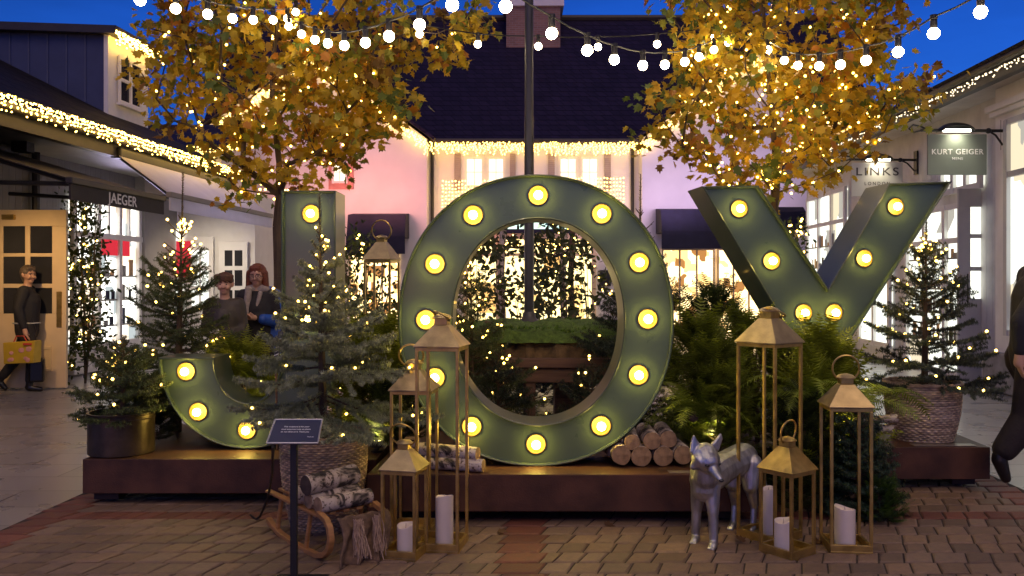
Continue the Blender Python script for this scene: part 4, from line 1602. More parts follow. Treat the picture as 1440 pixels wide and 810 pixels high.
YG, YT = (.14, .175, .012), (.30, .34, .03)
MG, MT = (.085, .115, .012), (.20, .245, .024)
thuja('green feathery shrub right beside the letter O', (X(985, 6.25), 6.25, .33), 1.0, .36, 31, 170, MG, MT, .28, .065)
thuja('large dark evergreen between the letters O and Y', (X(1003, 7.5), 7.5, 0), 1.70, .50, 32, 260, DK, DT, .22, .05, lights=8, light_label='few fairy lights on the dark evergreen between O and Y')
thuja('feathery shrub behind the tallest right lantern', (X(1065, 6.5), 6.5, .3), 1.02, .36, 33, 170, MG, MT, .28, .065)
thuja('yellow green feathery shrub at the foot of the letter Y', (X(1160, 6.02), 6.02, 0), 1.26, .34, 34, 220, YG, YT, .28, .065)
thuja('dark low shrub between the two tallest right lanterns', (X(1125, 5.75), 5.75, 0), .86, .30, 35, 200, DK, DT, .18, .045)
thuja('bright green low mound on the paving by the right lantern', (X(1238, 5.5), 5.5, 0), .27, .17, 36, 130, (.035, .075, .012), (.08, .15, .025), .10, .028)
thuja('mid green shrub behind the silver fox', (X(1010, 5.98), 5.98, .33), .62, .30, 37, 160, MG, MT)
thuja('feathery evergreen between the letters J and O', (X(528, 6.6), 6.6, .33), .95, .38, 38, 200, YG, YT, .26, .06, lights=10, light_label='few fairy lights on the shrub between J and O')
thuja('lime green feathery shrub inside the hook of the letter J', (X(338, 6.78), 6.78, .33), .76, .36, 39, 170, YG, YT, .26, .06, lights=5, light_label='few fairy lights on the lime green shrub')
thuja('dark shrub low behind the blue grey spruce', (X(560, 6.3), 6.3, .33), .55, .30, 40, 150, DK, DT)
thuja('small feathery shrub between the left plinth pot and the letter J', (X(205, 6.5), 6.5, .33), .5, .24, 45, 120, DK, DT)
fern('fern with arching fronds overhanging the right plinth by the brown basket', (X(1205, 5.98), 5.98, .62), 17, .60, 41)
fern('fern beside the right side of the letter O', (X(975, 5.85), 5.85, .62), 16, .52, 42)
fern('fern in front of the foot of the letter Y', (X(1135, 5.80), 5.80, .72), 15, .52, 43)
fern('fern low behind the log pile', (X(935, 6.05), 6.05, .36), 11, .34, 44, MG, MT)

leafy('tall dark leafy bush with lights between the letters J and O', (X(505, 8.2), 8.2, 0), 1.98, .36, 1500, .055, (.028, .045, .014), 51, lights=60, light_label='fairy lights on the tall leafy bush left of the far lantern')
leafy('leafy shrub behind the far lantern', (X(556, 8.0), 8.0, 0), 1.45, .36, 900, .055, (.028, .045, .014), 52, lights=45, light_label='fairy lights on the shrub behind the far lantern')
leafy('narrow climber with lights beside the left shop window', (X(120, 12.9), 12.9, 0), 2.95, .33, 2000, .075, (.035, .055, .018), 53, lights=55, light_label='fairy lights on the climber beside the left shop window', conic=.45, group='climbers beside shop doors', lr=.016)
leafy('small leafy column with lights seen between the arms of the letter Y', (X(1117, 17), 17, 0), 2.75, .45, 900, .10, (.035, .055, .018), 54, lights=55, light_label='fairy lights on the leafy column behind the letter Y', conic=.4, group='climbers beside shop doors', lr=.024)
for i, (px, Y, h, r, n, lab) in enumerate(((672, 18, 2.2, .45, 420, 'thin leafy shrub at the left of the lit entrance'), (708, 19.5, 2.75, .40, 420, 'tall thin leafy shrub left of the grey post'),
                                           (770, 19, 2.7, .50, 560, 'tall leafy shrub just right of the grey post'), (802, 18, 2.75, .42, 480, 'tall leafy shrub right of the lit doorway'),
                                           (830, 19.5, 2.8, .40, 300, 'sparse leafy shrub by the pale wall right of the entrance'), (738, 20, 1.7, .5, 300, 'low leafy shrub before the lit doorway'), (784, 16, 1.65, .5, 420, 'low leafy shrub behind the mossy planter'))):
    leafy(lab, (X(px, Y), Y, 0), h, r, int(n * .55), .15, (.05, .065, .018), 60 + i, stems=3, group='shrubs before the lit entrance', lights=10, light_label='fairy lights on the ' + lab, name='leafy_shrub', lr=.016, low=.35)
for lab, px, Y in (('silvery birch post left of the lit doorway', 706, 21), ('silvery birch post right of the lit doorway', 792, 21), ('rusty brown post right of the lit doorway', 804, 20.5)):
    b = MB(); b.tube([(X(px, Y) + .02 * math.sin(k), Y, k * .35) for k in range(9)], .085 if 'birch' in lab else .07, 10)
    tag(b.build('timber_post', 'birch' if 'birch' in lab else 'old_wood', smooth=True), lab, 'post', 'posts before the lit entrance')
# leafy garland over the entrance
gl = []
F = Foliage()
gq = []
for i in range(520):
    u = random.random()
    px = 655 + 180 * u
    gq.append(P(px, 347 + 9 * math.sin(u * 31) + random.gauss(0, 5), 21.2 + random.gauss(0, .12))[:])
gq = np.array(gq)
gt = thing('garland', 'leafy garland hung across the top of the lit entrance', 'garland', (X(745, 21.2), 21.2, 2.2))
F.leaves(gq, rng.normal(size=(520, 3)), rng.normal(size=(520, 3)), .12 + .06 * rng.random(520), np.array([(.04, .05, .016)]) * (.5 + rng.random((520, 1))))
F.build('foliage', 'fern', gt)
b = MB(); b.tube([P(652 + 9.4 * k, 344 + 5 * math.sin(k), 21.2) for k in range(21)], .03, 6)
b.build('branch', 'trunk', gt)
light_string('fairy lights in the garland over the lit entrance', [Vector(p) + Vector((0, -.15, 0)) for p in gq[::26]], .017, 'fairy', 'fairy lights on the plants')

thuja('dark low evergreen added to darken the gap under the mossy planter', (.25, 10.4, 0), .95, 1.0, 46, 260, (.015, .026, .010), (.03, .05, .015), .3, .06)  # shrub put in to darken the bright gap behind the planter
# mossy planter and the pole
pl = thing('planter', 'rough timber planter topped with a mossy mound, seen through the letter O', 'planter', (.35, 8.4, 0))
b = MB(); b.box((-.62, 7.92, .74), (1.30, 8.06, .83)); b.build('beam', 'old_wood', pl, bevel=.01)
b = MB(); b.box((-.60, 7.95, .60), (1.28, 8.04, .735)); b.build('apron', 'old_wood', pl, bevel=.01)
b = MB(); b.box((-.6, 8.06, .70), (1.28, 9.7, .80)); b.build('deck', 'old_wood', pl)
for x in (-.55, .13, 1.15):
    for y in (7.96, 9.55):
        b = MB(); b.box((x, y, 0), (x + .09, y + .09, .72)); b.build('leg', 'old_wood', pl, bevel=.006)
b = MB(); b.box((.42, 8.3, .02), (.75, 8.7, .55)); b.build('crate', 'old_wood', pl, bevel=.006)


def mound(name, m, z0, zt, spread, seed, nx=46, ny=30, bumps=.05):
    vs, fs = [], []
    for j in range(ny + 1):
        for i in range(nx + 1):
            u, v = i / nx * 2 - 1, j / ny * 2 - 1
            e = max(abs(u), abs(v))
            h = (1 - e ** 6) ** .5 if e < 1 else 0
            nz = noise.noise(Vector((u * 4, v * 3, seed))) * bumps + noise.noise(Vector((u * 13, v * 9, seed + 5))) * bumps * .5
            vs.append((.33 + u * .88 * spread * (1 + nz * .6), 8.82 + v * .84 * spread * (1 + nz), z0 + (zt - z0) * h + nz * (.4 + h)))
    for j in range(ny):
        for i in range(nx):
            a = j * (nx + 1) + i
            fs.append((a, a + 1, a + nx + 2, a + nx + 1))
    return MB().add(vs, fs).build(name, m, pl, True)


mound('peat_mound', 'earth', .80, 1.06, 1.0, 1, bumps=.08)
mm = mound('moss_bed', 'moss', .97, 1.12, 1.01, 3, bumps=.05)
F = Foliage()
k = 5200
gx = np.stack([.33 + (rng.random(k) * 2 - 1) * .86, 8.82 + (rng.random(k) * 2 - 1) * .82, np.full(k, 1.10)], 1)
gx[:, 2] += np.array([noise.noise(Vector(((x - .33) / .88 * 4, (y - 8.82) / .84 * 3, 3))) * .05 for x, y, _ in gx]) - .01
dirs = unit(rng.normal(size=(k, 3)) * .6 + np.array([0, 0, 1]))
sd = unit(np.cross(dirs, rng.normal(size=(k, 3)))) * .007
V = np.stack([gx - sd, gx + sd, gx + dirs * (.02 + .03 * rng.random((k, 1)))], 1).reshape(-1, 3)
Cc = np.concatenate([np.array([(.10, .19, .022)]) * (.5 + rng.random((k, 1))), np.ones((k, 1))], 1).repeat(3, 0)
gr = np_build('moss_tufts', V, np.arange(len(V)).reshape(-1, 3), 'fern', pl, tint=Cc)
gr['kind'] = 'stuff'
lp = thing('lamp_post', 'tall slim grey steel pole rising behind the letter O', 'pole', (X(744, 9.2), 9.2, 1.1))
b = MB(); b.lathe([(.052, 0), (.052, 2.2), (.047, 2.25), (.046, 6.0)], (X(744, 9.2), 9.2, 1.08), 20); b.build('shaft', 'pole', lp, True)
b = MB(); b.lathe([(.125, 0), (.12, .025), (.075, .06), (.06, .12), (.053, .13)], (X(744, 9.2), 9.2, 1.09), 20); b.build('base_flange', 'pole', lp, True)

for lab, px, Y, z, aim, pw in (('small yellow uplight among the shrubs at the foot of the letter Y', 1178, 6.12, .33, (X(1150, 6.2), 6.2, 1.3), 34), ('added yellow uplight behind the pile of logs by the fox', 1004, 6.0, .33, (X(1000, 6.2), 6.45, 1.3), 16),
                               ('added yellow uplight inside the hook of the letter J', 345, 6.62, .33, (X(340, 6.8), 6.85, 1.1), 24), ('added yellow uplight behind the basket of the blue grey spruce', 530, 6.1, .33, (X(525, 6.6), 6.7, 1.2), 26)):
    x = X(px, Y)  # all but the one by the Y are added to brighten the shrubs
    t = thing('uplight', lab, 'lamp', (x, Y, z), 'small uplights among the shrubs')
    b = MB(); b.lathe([(.045, 0), (.045, .01), (.02, .012), (.02, .03), (.048, .035), (.055, .085), (.05, .085), (.045, .07)], (x, Y, z), 16); b.build('housing', 'black', t, True)
    b = MB(); b.lathe([(.0001, .074), (.046, .072)], (x, Y, z), 16); b.build('lens', 'uplight', t)
    spot('uplight_beam', (x, Y, z + .11), aim, pw, (1, .80, .28), 125, 1, .04)
# ------------------------------------------------------------------ festoon lights over the square
def festoon(label, bulbs, ext, r=.040):
    """bulbs: (px, py, Y) seen in the photograph; ext: more of the same string, towards and past the viewer"""
    pts = [P(*q) for q in bulbs]
    a, c = pts[0], pts[1]
    d = (a - c)
    extra = []
    p = a.copy()
    for k in range(1, ext + 1):
        p = a + Vector((d.x * k, d.y * k, .012 * k * k + max(-.02, d.z) * k))
        extra.append(p)
    allp = extra[::-1] + pts
    t = thing('festoon_lights', label, 'string lights', allp[-1], 'festoon strings of round bulbs')
    wire = []
    for p, q in zip(allp, allp[1:]):
        wire += [p + Vector((0, 0, .115)), (p + q) / 2 + Vector((0, 0, .105))]
    wire.append(allp[-1] + Vector((0, 0, .115)))
    e = wire[-1] + (wire[-1] - wire[-3]) * 1.6
    wire.append(e)
    b = MB(); b.tube(wire, .007, 6); b.build('cable', 'wire', t, True)
    sm, bm = FEST
    for p in allp:
        s = bpy.data.objects.new('socket', sm); COL.objects.link(s); s.parent = t; s.location = p - t.location
        q = bpy.data.objects.new('bulb', bm); COL.objects.link(q); q.parent = s
    return t


o1 = MB().lathe([(.006, .13), (.024, .128), (.026, .10), (.022, .095), (.024, .06), (.021, .035), (.004, .034)][::-1], (0, 0, 0), 12).build('tmp', 'socket', None, True)
o2 = MB().ball((0, 0, 0), .040, 16, 10).build('tmp', 'festoon', None, True)
FEST = (o1.data, o2.data)
bpy.data.objects.remove(o1); bpy.data.objects.remove(o2)
festoon('festoon string crossing the left tree from the upper left corner', [(197, 0, 6.2), (247, 12, 6.7), (292, 20, 7.25), (327, 26, 7.8), (356, 28, 8.4), (384, 28, 9.0), (404, 26, 9.6)], 9)
festoon('festoon string sagging across the right side of the left tree', [(636, 7, 5.4), (590, 35, 5.85), (547, 51, 6.3), (514, 60, 6.8), (484, 64, 7.3), (461, 61, 7.8), (443, 56, 8.3), (424, 48, 8.9), (406, 37, 9.5), (416, 17, 10.0)], 8)
festoon('festoon string passing before the chimney and the grey pole', [(711, 9, 5.3), (776, 47, 5.75), (826, 71, 6.2), (864, 84, 6.7), (904, 92, 7.2), (935, 91, 7.7), (963, 87, 8.2), (983, 80, 8.7), (1004, 70, 9.3), (1024, 60, 9.8)], 8)
festoon('festoon string rising across the sky to the upper right corner', [(1379, 17, 5.4), (1313, 47, 5.9), (1263, 73, 6.4), (1218, 85, 6.9), (1182, 91, 7.4), (1152, 93, 7.9), (1122, 92, 8.4), (1103, 85, 8.9), (1080, 70, 9.5)], 8)
festoon('thin far festoon string level across the big slate roof', [(590, 48, 9.6), (672, 62, 9.6), (757, 65, 9.6), (841, 66, 9.6), (924, 62, 9.6), (1005, 52, 9.7), (1077, 69, 9.8)], 0)


# ------------------------------------------------------------------ lanterns and candles
def lantern(label, cx, cy, z0, w, zroof, zapex, ring_r, yaw, metal='brass', roofm='brass_pale', ring_tilt=0., post=.0175, ring_side=0.):
    t = thing('lantern', label, 'lantern', (cx, cy, z0), 'tall metal lanterns around the letters')
    rm = Matrix.Rotation(yaw, 3, 'Z')
    c = Vector((cx, cy, 0))

    def q(x, y, z):
        return c + rm @ Vector((x, y, 0)) + Vector((0, 0, z))

    h = w / 2
    b = MB(); b.obox(q(0, 0, z0 + .012), (w, w, .02), yaw); b.build('base_plate', metal, t, bevel=.002)
    b = MB()
    for s in (-1, 1):
        b.obox(q(0, s * (h - post / 2), z0 + .04), (w - .002, post, .036), yaw)
        b.obox(q(s * (h - post / 2), 0, z0 + .04), (post, w - 2 * post - .001, .036), yaw)
    b.build('base_rim', metal, t, bevel=.002)
    for sx in (-1, 1):
        for sy in (-1, 1):
            b = MB(); b.obox(q(sx * (h - post / 2), sy * (h - post / 2), (z0 + .058 + zroof - .022) / 2), (post, post, zroof - z0 - .08), yaw)
            b.build('corner_post', metal, t, bevel=.002)
    b = MB()
    for s in (-1, 1):
        b.obox(q(0, s * (h - post / 2), zroof - .012), (w, post, .02), yaw)
        b.obox(q(s * (h - post / 2), 0, zroof - .012), (post, w - 2 * post - .001, .02), yaw)
    b.build('top_rim', metal, t, bevel=.002)
    e, a = h + .010, w * .17
    b = MB()
    lo = [q(x, y, zroof) for x, y in ((-e, -e), (e, -e), (e, e), (-e, e))]
    l2 = [q(x, y, zroof + .006) for x, y in ((-e, -e), (e, -e), (e, e), (-e, e))]
    hi = [q(x, y, zapex) for x, y in ((-a, -a), (a, -a), (a, a), (-a, a))]
    b.add(lo + l2 + hi, [(3, 2, 1, 0), (8, 9, 10, 11)] + [(i, (i + 1) % 4, 4 + (i + 1) % 4, 4 + i) for i in range(4)] + [(4 + i, 4 + (i + 1) % 4, 8 + (i + 1) % 4, 8 + i) for i in range(4)])
    b.build('roof', roofm, t, bevel=.0025)
    k = w / .25
    b = MB(); b.obox(q(0, 0, zapex + .018 * k), (a * 1.75, a * 1.75, .036 * k), yaw)
    ck = b.build('chimney', 'brass', t, bevel=.002)
    b = MB(); b.lathe([(a * 1.35, .036 * k), (a * 1.4, .040 * k), (a * 1.0, .056 * k), (a * .3, .064 * k), (.0001, .065 * k)], (cx, cy, zapex), 20)
    b.build('cap', roofm, ck, True)
    rc = q(0, 0, zapex + .040 * k)
    rt = Matrix.Rotation(ring_side, 3, Vector((0, 1, 0))) @ Matrix.Rotation(ring_tilt, 3, rm @ Vector((1, 0, 0)))
    b = MB()
    pts = [rc + rt @ (rm @ Vector((ring_r * math.cos(th), 0, ring_r * .72 + ring_r * math.sin(th)))) for th in [2 * math.pi * i / 32 for i in range(32)]]
    b.tube(pts, .006 * k, 8, closed=True)
    b.build('ring_handle', 'brass', t, True)
    return t


def candle(label, x, y, z, r, h):
    t = thing('candle', label, 'candle', (x, y, z), 'ivory pillar candles in the lanterns')
    b = MB()
    n = 28
    vs, fs = [], []
    prof = [(r * .98, 0), (r, .01), (r, h * .5), (r, h), (r * .95, h + .003), (r * .82, h - .004), (r * .5, h - .016), (.0001, h - .02)]
    for rr, zz in prof:
        for j in range(n):
            th = 2 * math.pi * j / n
            wob = (.010 * math.sin(th + x * 9) + .005 * math.sin(2 * th + y * 7)) * (1 if zz > h * .8 else 0)
            vs.append((x + rr * math.cos(th), y + rr * math.sin(th), z + zz + wob))
    for i in range(len(prof) - 1):
        for j in range(n):
            fs.append((i * n + j, i * n + (j + 1) % n, (i + 1) * n + (j + 1) % n, (i + 1) * n + j))
    fs.append(tuple(range(n - 1, -1, -1)))
    b.add(vs, fs)
    b.build('wax', 'candle', t, True)
    b = MB(); b.capsule((x, y, z + h - .02), (x, y, z + h + .008), .006, .002, 8); b.build('flame_tip', 'wick', t, True)


LN = [  # label, px, Y, base z, width, roof z, apex z, ring, yaw, metal, roof, tilt, side
    ('tall brass lantern with a tall candle before the left of the letter O', 622, 4.96, 0, .255, 1.172, 1.295, .052, R(-10), 'brass', 'brass_pale', R(75), R(25)),
    ('short brass lantern with ring raised, beside the sledge of logs', 569, 4.80, 0, .205, .50, .607, .075, R(-14), 'brass', 'brass_pale', R(28), 0),
    ('thin brass lantern half hidden behind the tall left one', 583, 5.26, 0, .25, .885, 1.005, .075, R(-6), 'brass', 'brass_pale', R(20), R(-20)),
    ('tallest right lantern, corner on, behind the silver fox', 1082, 5.14, 0, .275, 1.180, 1.325, .06, R(38), 'brass', 'brass_pale', R(80), R(30)),
    ('small bright gold lantern in front of the fox and the tall lantern', 1107, 4.84, 0, .222, .484, .612, .068, R(36), 'brass', 'brass', R(10), 0),
    ('brass lantern with raised ring beside the dwarf fir at the right', 1189, 4.93, 0, .235, .832, .955, .075, R(-5), 'brass', 'brass_pale', R(6), 0),
    ('far lantern among the leaves between the letters J and O', 537, 7.15, .325, .235, 1.725, 1.875, .085, R(-12), 'brass', 'brass_pale', R(8), 0)]
for l in LN:
    lantern(l[0], X(l[1], l[2]), l[2], l[3], l[4], l[5], l[6], l[7], l[8], l[9], l[10], ring_tilt=l[11], ring_side=l[12])
for lab, px, Y, r, h in (('tallest ivory candle, in the tall left lantern', 625, 4.96, .052, .275), ('short ivory candle in the short left lantern', 571, 4.80, .051, .155),
                         ('ivory candle in the tallest right lantern, behind the small gold one', 1081, 5.16, .042, .27), ('small ivory candle in the small gold lantern', 1102, 4.84, .052, .170), ('ivory candle in the lantern beside the dwarf fir', 1188, 4.93, .058, .215)):
    candle(lab, X(px, Y), Y, .0235, r, h)


# ------------------------------------------------------------------ baskets, pot, logs, sled
def basket(label, cx, cy, z0, h, rb, rt, rows, seg, m, name='wicker_basket'):
    t = thing(name, label, 'basket', (cx, cy, z0), 'wicker baskets holding firs')
    sub = 5
    vs, tint = [], []
    N = rows * sub + 1
    rnd = random.Random(rows)
    rowk = [.65 + .6 * rnd.random() for _ in range(rows + 1)]
    M_ = seg * 4
    for i in range(N):
        f = i / (N - 1)
        row = min(rows - 1, i // sub)
        u = (i % sub) / sub
        belly = .02 * math.sin(math.pi * f)
        base_r = rb + (rt - rb) * f + belly
        bulge = math.sin(math.pi * u)
        for j in range(M_):
            th = 2 * math.pi * j / M_
            wv = math.sin(th * seg / 2 + (row % 2) * math.pi)
            r = base_r + .006 * bulge * (wv * 1.0 + .15) - .003 * (1 - bulge)
            z = z0 + h * f + .003 * math.sin(th * 3 + row)
            vs.append((cx + r * math.cos(th), cy + r * math.sin(th), z))
            k = rowk[row] * (.45 + .55 * bulge) * (.72 + .28 * (wv * .5 + .5))
            tint.append((k, k, k, 1))
    fs = []
    for i in range(N - 1):
        for j in range(M_):
            fs.append((i * M_ + j, i * M_ + (j + 1) % M_, (i + 1) * M_ + (j + 1) % M_, (i + 1) * M_ + j))
    b = MB(); b.add(vs, fs)
    b.build('weave', m, t, True, tint=tint)
    b = MB()
    for s in (0, 1):
        b.tube([(cx + (rt + .004) * math.cos(a), cy + (rt + .004) * math.sin(a), z0 + h + .006 * math.sin(a * 14 + s * math.pi)) for a in [2 * math.pi * i / 120 for i in range(120)]], .008, 6, closed=True)
    b.build('rim', m, t, True, tint=[(.8, .8, .8, 1)] * len(b.v))
    b = MB(); b.lathe([(.0001, h * .88), (rt * .9, h * .86)], (cx, cy, z0), 28); b.build('soil', 'soil', t)
    return t


basket('pale wicker basket standing by the sledge, holding the blue grey spruce', X(456, 5.42), 5.42, .004, .585, .205, .272, 40, 66, 'wicker')
basket('brown wicker basket on the right plinth, holding the open fir', X(1297, 6.62), 6.62, .327, .44, .215, .275, 26, 56, 'wicker_dark')
pz = thing('zinc_pot', 'round blackened zinc pot on the left plinth', 'pot', (X(171, 6.1), 6.1, .327))
b = MB(); b.lathe([(.0001, 0), (.215, 0), (.222, .006), (.222, .275), (.228, .282), (.228, .292), (.212, .292), (.210, .24), (.0001, .235)], (X(171, 6.1), 6.1, .327), 48); b.build('body', 'pot', pz, True)
b = MB(); b.tube([(X(171, 6.1) + .223 * math.cos(a), 6.1 + .223 * math.sin(a), .327 + .25) for a in [2 * math.pi * i / 48 for i in range(48)]], .004, 6, closed=True); b.build('band', 'pot', pz, True)
b = MB(); b.lathe([(.0001, .26), (.2, .255)], (X(171, 6.1), 6.1, .327), 24); b.build('soil', 'soil', pz)


def log(label, p0, p1, r0, r1, end='cut', group='birch logs', bark='birch', seed=0):
    p0, p1 = Vector(p0), Vector(p1)
    mid = (p0 + p1) / 2
    t = thing('birch_log', label, 'log', (mid.x, mid.y, mid.z - r0), group)
    d = (p1 - p0).normalized()
    a = d.cross(Vector((0, 0, 1))).normalized(); c = a.cross(d)
    n, k = 20, 9
    vs, fs = [], []
    for i in range(k):
        f = i / (k - 1)
        q = p0.lerp(p1, f)
        r = r0 + (r1 - r0) * f
        for j in range(n):
            th = 2 * math.pi * j / n
            v = a * math.cos(th) + c * math.sin(th)
            vs.append(q + v * r * (1 + .09 * noise.noise(v * 1.3 + Vector((seed * 3.1, f * 2, seed)))))
    for i in range(k - 1):
        for j in range(n):
            fs.append((i * n + j, i * n + (j + 1) % n, (i + 1) * n + (j + 1) % n, (i + 1) * n + j))
    b = MB(); b.add(vs, fs); b.build('bark', bark, t, True)
    for i, s in ((0, -1), (k - 1, 1)):
        ring = [Vector(v) for v in vs[i * n:(i + 1) * n]]
        cen = (p0 if i == 0 else p1) - d * .004 * (-s)
        b = MB()
        inner = [cen + (v - cen) * .96 + d * s * .001 for v in ring]
        b.add([cen + d * s * .002] + inner + ring, [(0, 1 + j, 1 + (j + 1) % n) for j in range(n)] + [(1 + j, 1 + n + j, 1 + n + (j + 1) % n, 1 + (j + 1) % n) for j in range(n)])
        b.build('cut_end', end, t)
    return t


# sledge: runs from behind left to front right
sd0 = Vector((-1.44, 5.20, 0)); sax = Vector((.62, -.785, 0)).normalized(); spr = Vector((.785, .62, 0)).normalized()


def SL(a, w, z):
    return sd0 + sax * a * 1.10 + spr * w * 1.05 + Vector((0, 0, z))


sl = thing('sledge', 'low wooden sledge with curled runners, carrying birch logs', 'sledge', SL(.35, .17, 0))
for w in (0, .33):
    prof = [(-.10, .075), (-.04, .05), (.06, .027), (.2, .016), (.40, .016), (.52, .022), (.60, .045), (.655, .09), (.675, .15), (.66, .21), (.62, .245), (.54, .262)]
    b = MB()
    vs = []
    for i, (a, z) in enumerate(prof):
        nx = Vector((prof[min(i + 1, len(prof) - 1)][0] - prof[max(i - 1, 0)][0], prof[min(i + 1, len(prof) - 1)][1] - prof[max(i - 1, 0)][1])).normalized()
        nn = Vector((-nx.y, nx.x)) * .014
        for s, q in ((-1, -1), (1, -1), (1, 1), (-1, 1)):
            vs.append(SL(a + nn.x * q, w + s * .016, z + nn.y * q))
    fs = [(i * 4 + j, i * 4 + (j + 1) % 4, (i + 1) * 4 + (j + 1) % 4, (i + 1) * 4 + j) for i in range(len(prof) - 1) for j in range(4)]
    fs += [(3, 2, 1, 0), tuple((len(prof) - 1) * 4 + j for j in range(4))]
    b.add(vs, fs); b.build('runner', 'sled', sl, True, bevel=.003)
    for a in (.05, .42):
        b = MB(); b.tube([SL(a - .03, w, .02), SL(a, w * .92 + .013, .222)], .014, 6); b.build('leg', 'sled', sl, True)
for a in (.05, .42):
    b = MB(); b.obox(SL(a, .165, .225), (.34, .035, .022), math.atan2(spr.y, spr.x)); b.build('crossbar', 'sled', sl, bevel=.003)
for k in range(5):
    b = MB(); b.obox(SL(.21, .005 + .08 * k, .246), (.72, .040, .016), math.atan2(sax.y, sax.x)); b.build('slat', 'sled', sl, bevel=.004)
lz = .254
G1 = 'birch logs on the sledge'
log('thick birch log with a dark sawn end, topmost on the sledge', SL(.43, -.02, lz + .140), SL(.38, .30, lz + .150), .056, .058, 'cut_dark', G1, seed=1)
log('peeling birch log at the front of the sledge, below the thick one', SL(.53, .0, lz + .046), SL(.51, .32, lz + .046), .047, .044, 'cut', G1, seed=2)
log('smooth birch log with an orange end, left of the thick one', SL(.30, -.03, lz + .056), SL(.29, .30, lz + .056), .054, .052, 'cut', G1, seed=3)
log('birch log hidden between the others on the sledge', SL(.415, .0, lz + .052), SL(.405, .30, lz + .052), .050, .050, 'cut', G1, seed=4)
# hessian hanging at the front of the sledge
hc = thing('hessian_cloth', 'frayed brown hessian cloth hanging from the front of the sledge to the paving', 'cloth', SL(.72, .2, 0))
b = MB()
vs, fs = [], []
nu, nv = 26, 14
for j in range(nv + 1):
    f = j / nv
    for i in range(nu + 1):
        u = i / nu
        out = .02 + .05 * f + .022 * math.sin(u * 17 + f * 2) * (.3 + f) + .012 * noise.noise(Vector((u * 9, f * 5, 1)))
        vs.append(SL(.66 + out, .03 + .30 * u + .02 * math.sin(f * 5), .255 * (1 - f) + .006 + .01 * noise.noise(Vector((u * 7, 2, f)))))
for j in range(nv):
    for i in range(nu):
        a = j * (nu + 1) + i
        fs.append((a, a + 1, a + nu + 2, a + nu + 1))
b.add(vs, fs); o = b.build('cloth', 'hessian', hc, True)
o.modifiers.new('thick', 'SOLIDIFY').thickness = .006
for u0 in (.32, .70):
    b = MB()
    rnd = random.Random(int(u0 * 100))
    for k in range(46):
        p = SL(.715 + .03 * rnd.random(), .03 + .3 * u0 + .05 * (rnd.random() - .5), .225 + .03 * rnd.random())
        q = [p]
        for s in range(5):
            p = p + Vector(((rnd.random() - .5) * .022 + .004, (rnd.random() - .5) * .022 - .003, -.042 * (.7 + .4 * rnd.random())))
            p.z = max(p.z, .008)
            q.append(p)
        b.tube(q, .0032, 4)
    b.build('tassel', mat('jute_strand', (.42, .29, .20), .9, 0, .3, 30), hc)

# logs on the plinths
LB = .327
G2 = 'birch logs piled right of the letter O'
ends = [(874, 640, 14, 'sawn log at the left end of the pile by the letter O'), (902, 642, 14.5, 'second log from the left at the bottom of the pile'), (933, 643, 14, 'third log along the bottom of the pile by the fox'), (961, 640, 13, 'log at the right end of the pile, behind the fox ear'),
        (917, 620, 12.5, 'upper log in the pile, left of the other top one'), (940, 618, 12, 'upper log in the pile, right of the other top one'), (889, 622, 11, 'thin upper log leaning against the letter O')]
for i, (px, py, r, lab) in enumerate(ends):
    Y = 5.60 + (.02 if i > 3 else 0) + .015 * (i % 3)
    p = P(px, py, Y)
    rr = r * Y / 1200
    p.z = max(p.z, LB + rr) if i < 4 else p.z
    log(lab, p, p + Vector((-.04 + .012 * i, .40, .0)), rr, rr * .95, 'cut', G2, 'birch', 20 + i)
G3 = 'birch logs left of the foot of the letter O'
log('upper birch log of the pair left of the foot of the letter O', (X(590, 5.62), 5.62, LB + .115), (X(672, 5.48), 5.48, LB + .112), .046, .044, 'cut', G3, seed=31)
log('lower birch log resting on the plinth behind the tall left lantern', (X(598, 5.56), 5.56, LB + .042), (X(680, 5.455), 5.455, LB + .042), .042, .043, 'cut', G3, seed=32)
log('short birch log standing behind the short left lantern', (X(578, 5.72), 5.72, LB), (X(580, 5.72), 5.72, LB + .17), .055, .052, 'cut', G3, seed=33)
G4 = 'birch logs beside the brown basket'
for i, (a, c, lab) in enumerate((((1208, 592), (1262, 588), 'upper log left of the brown basket'), ((1204, 606), (1258, 603), 'lower log left of the brown basket'), ((1222, 612), (1250, 600), 'short log end poking out by the brown basket'))):
    Y = 6.40 + .03 * i
    p, q = P(a[0], a[1], Y), P(c[0], c[1], Y - .06)
    p.z, q.z = max(p.z, LB + .032 + .002 * i), max(q.z, LB + .032)
    log(lab, p, q, .031, .030, 'cut', G4, seed=40 + i)

# info sign on its post
ist = thing('info_sign', 'slanted navy information sign on a slim black post', 'sign', (X(413, 4.32), 4.32, 0))
b = MB(); b.box((X(408.5, 4.32), 4.31, .012), (X(418, 4.32), 4.34, Zy(621, 4.32))); b.build('post', 'black', ist, bevel=.003)
b = MB(); b.box((X(413, 4.32) - .15, 4.18, 0), (X(413, 4.32) + .15, 4.48, .012)); b.build('base_plate', 'black', ist, bevel=.003)
pa, pb, pc, pd = P(375, 623, 4.24), P(447, 623, 4.24), P(453, 590, 4.42), P(387, 590, 4.42)
b = MB(); b.slab([pa, pb, pc, pd], .010); sp_ = b.build('panel', 'navy_panel', ist, bevel=.002)
b = MB()
for p, q in ((pa, pb), (pb, pc), (pc, pd), (pd, pa)):
    b.tube([p, q], .0045, 6)
b.build('edge_frame', mat('dull_silver', (.45, .45, .5), .4, .7), sp_)
xd = (pb - pa).normalized(); zd = (pd - pa).normalized(); nn = xd.cross(zd).normalized()
cen = (pa + pb + pc + pd) / 4
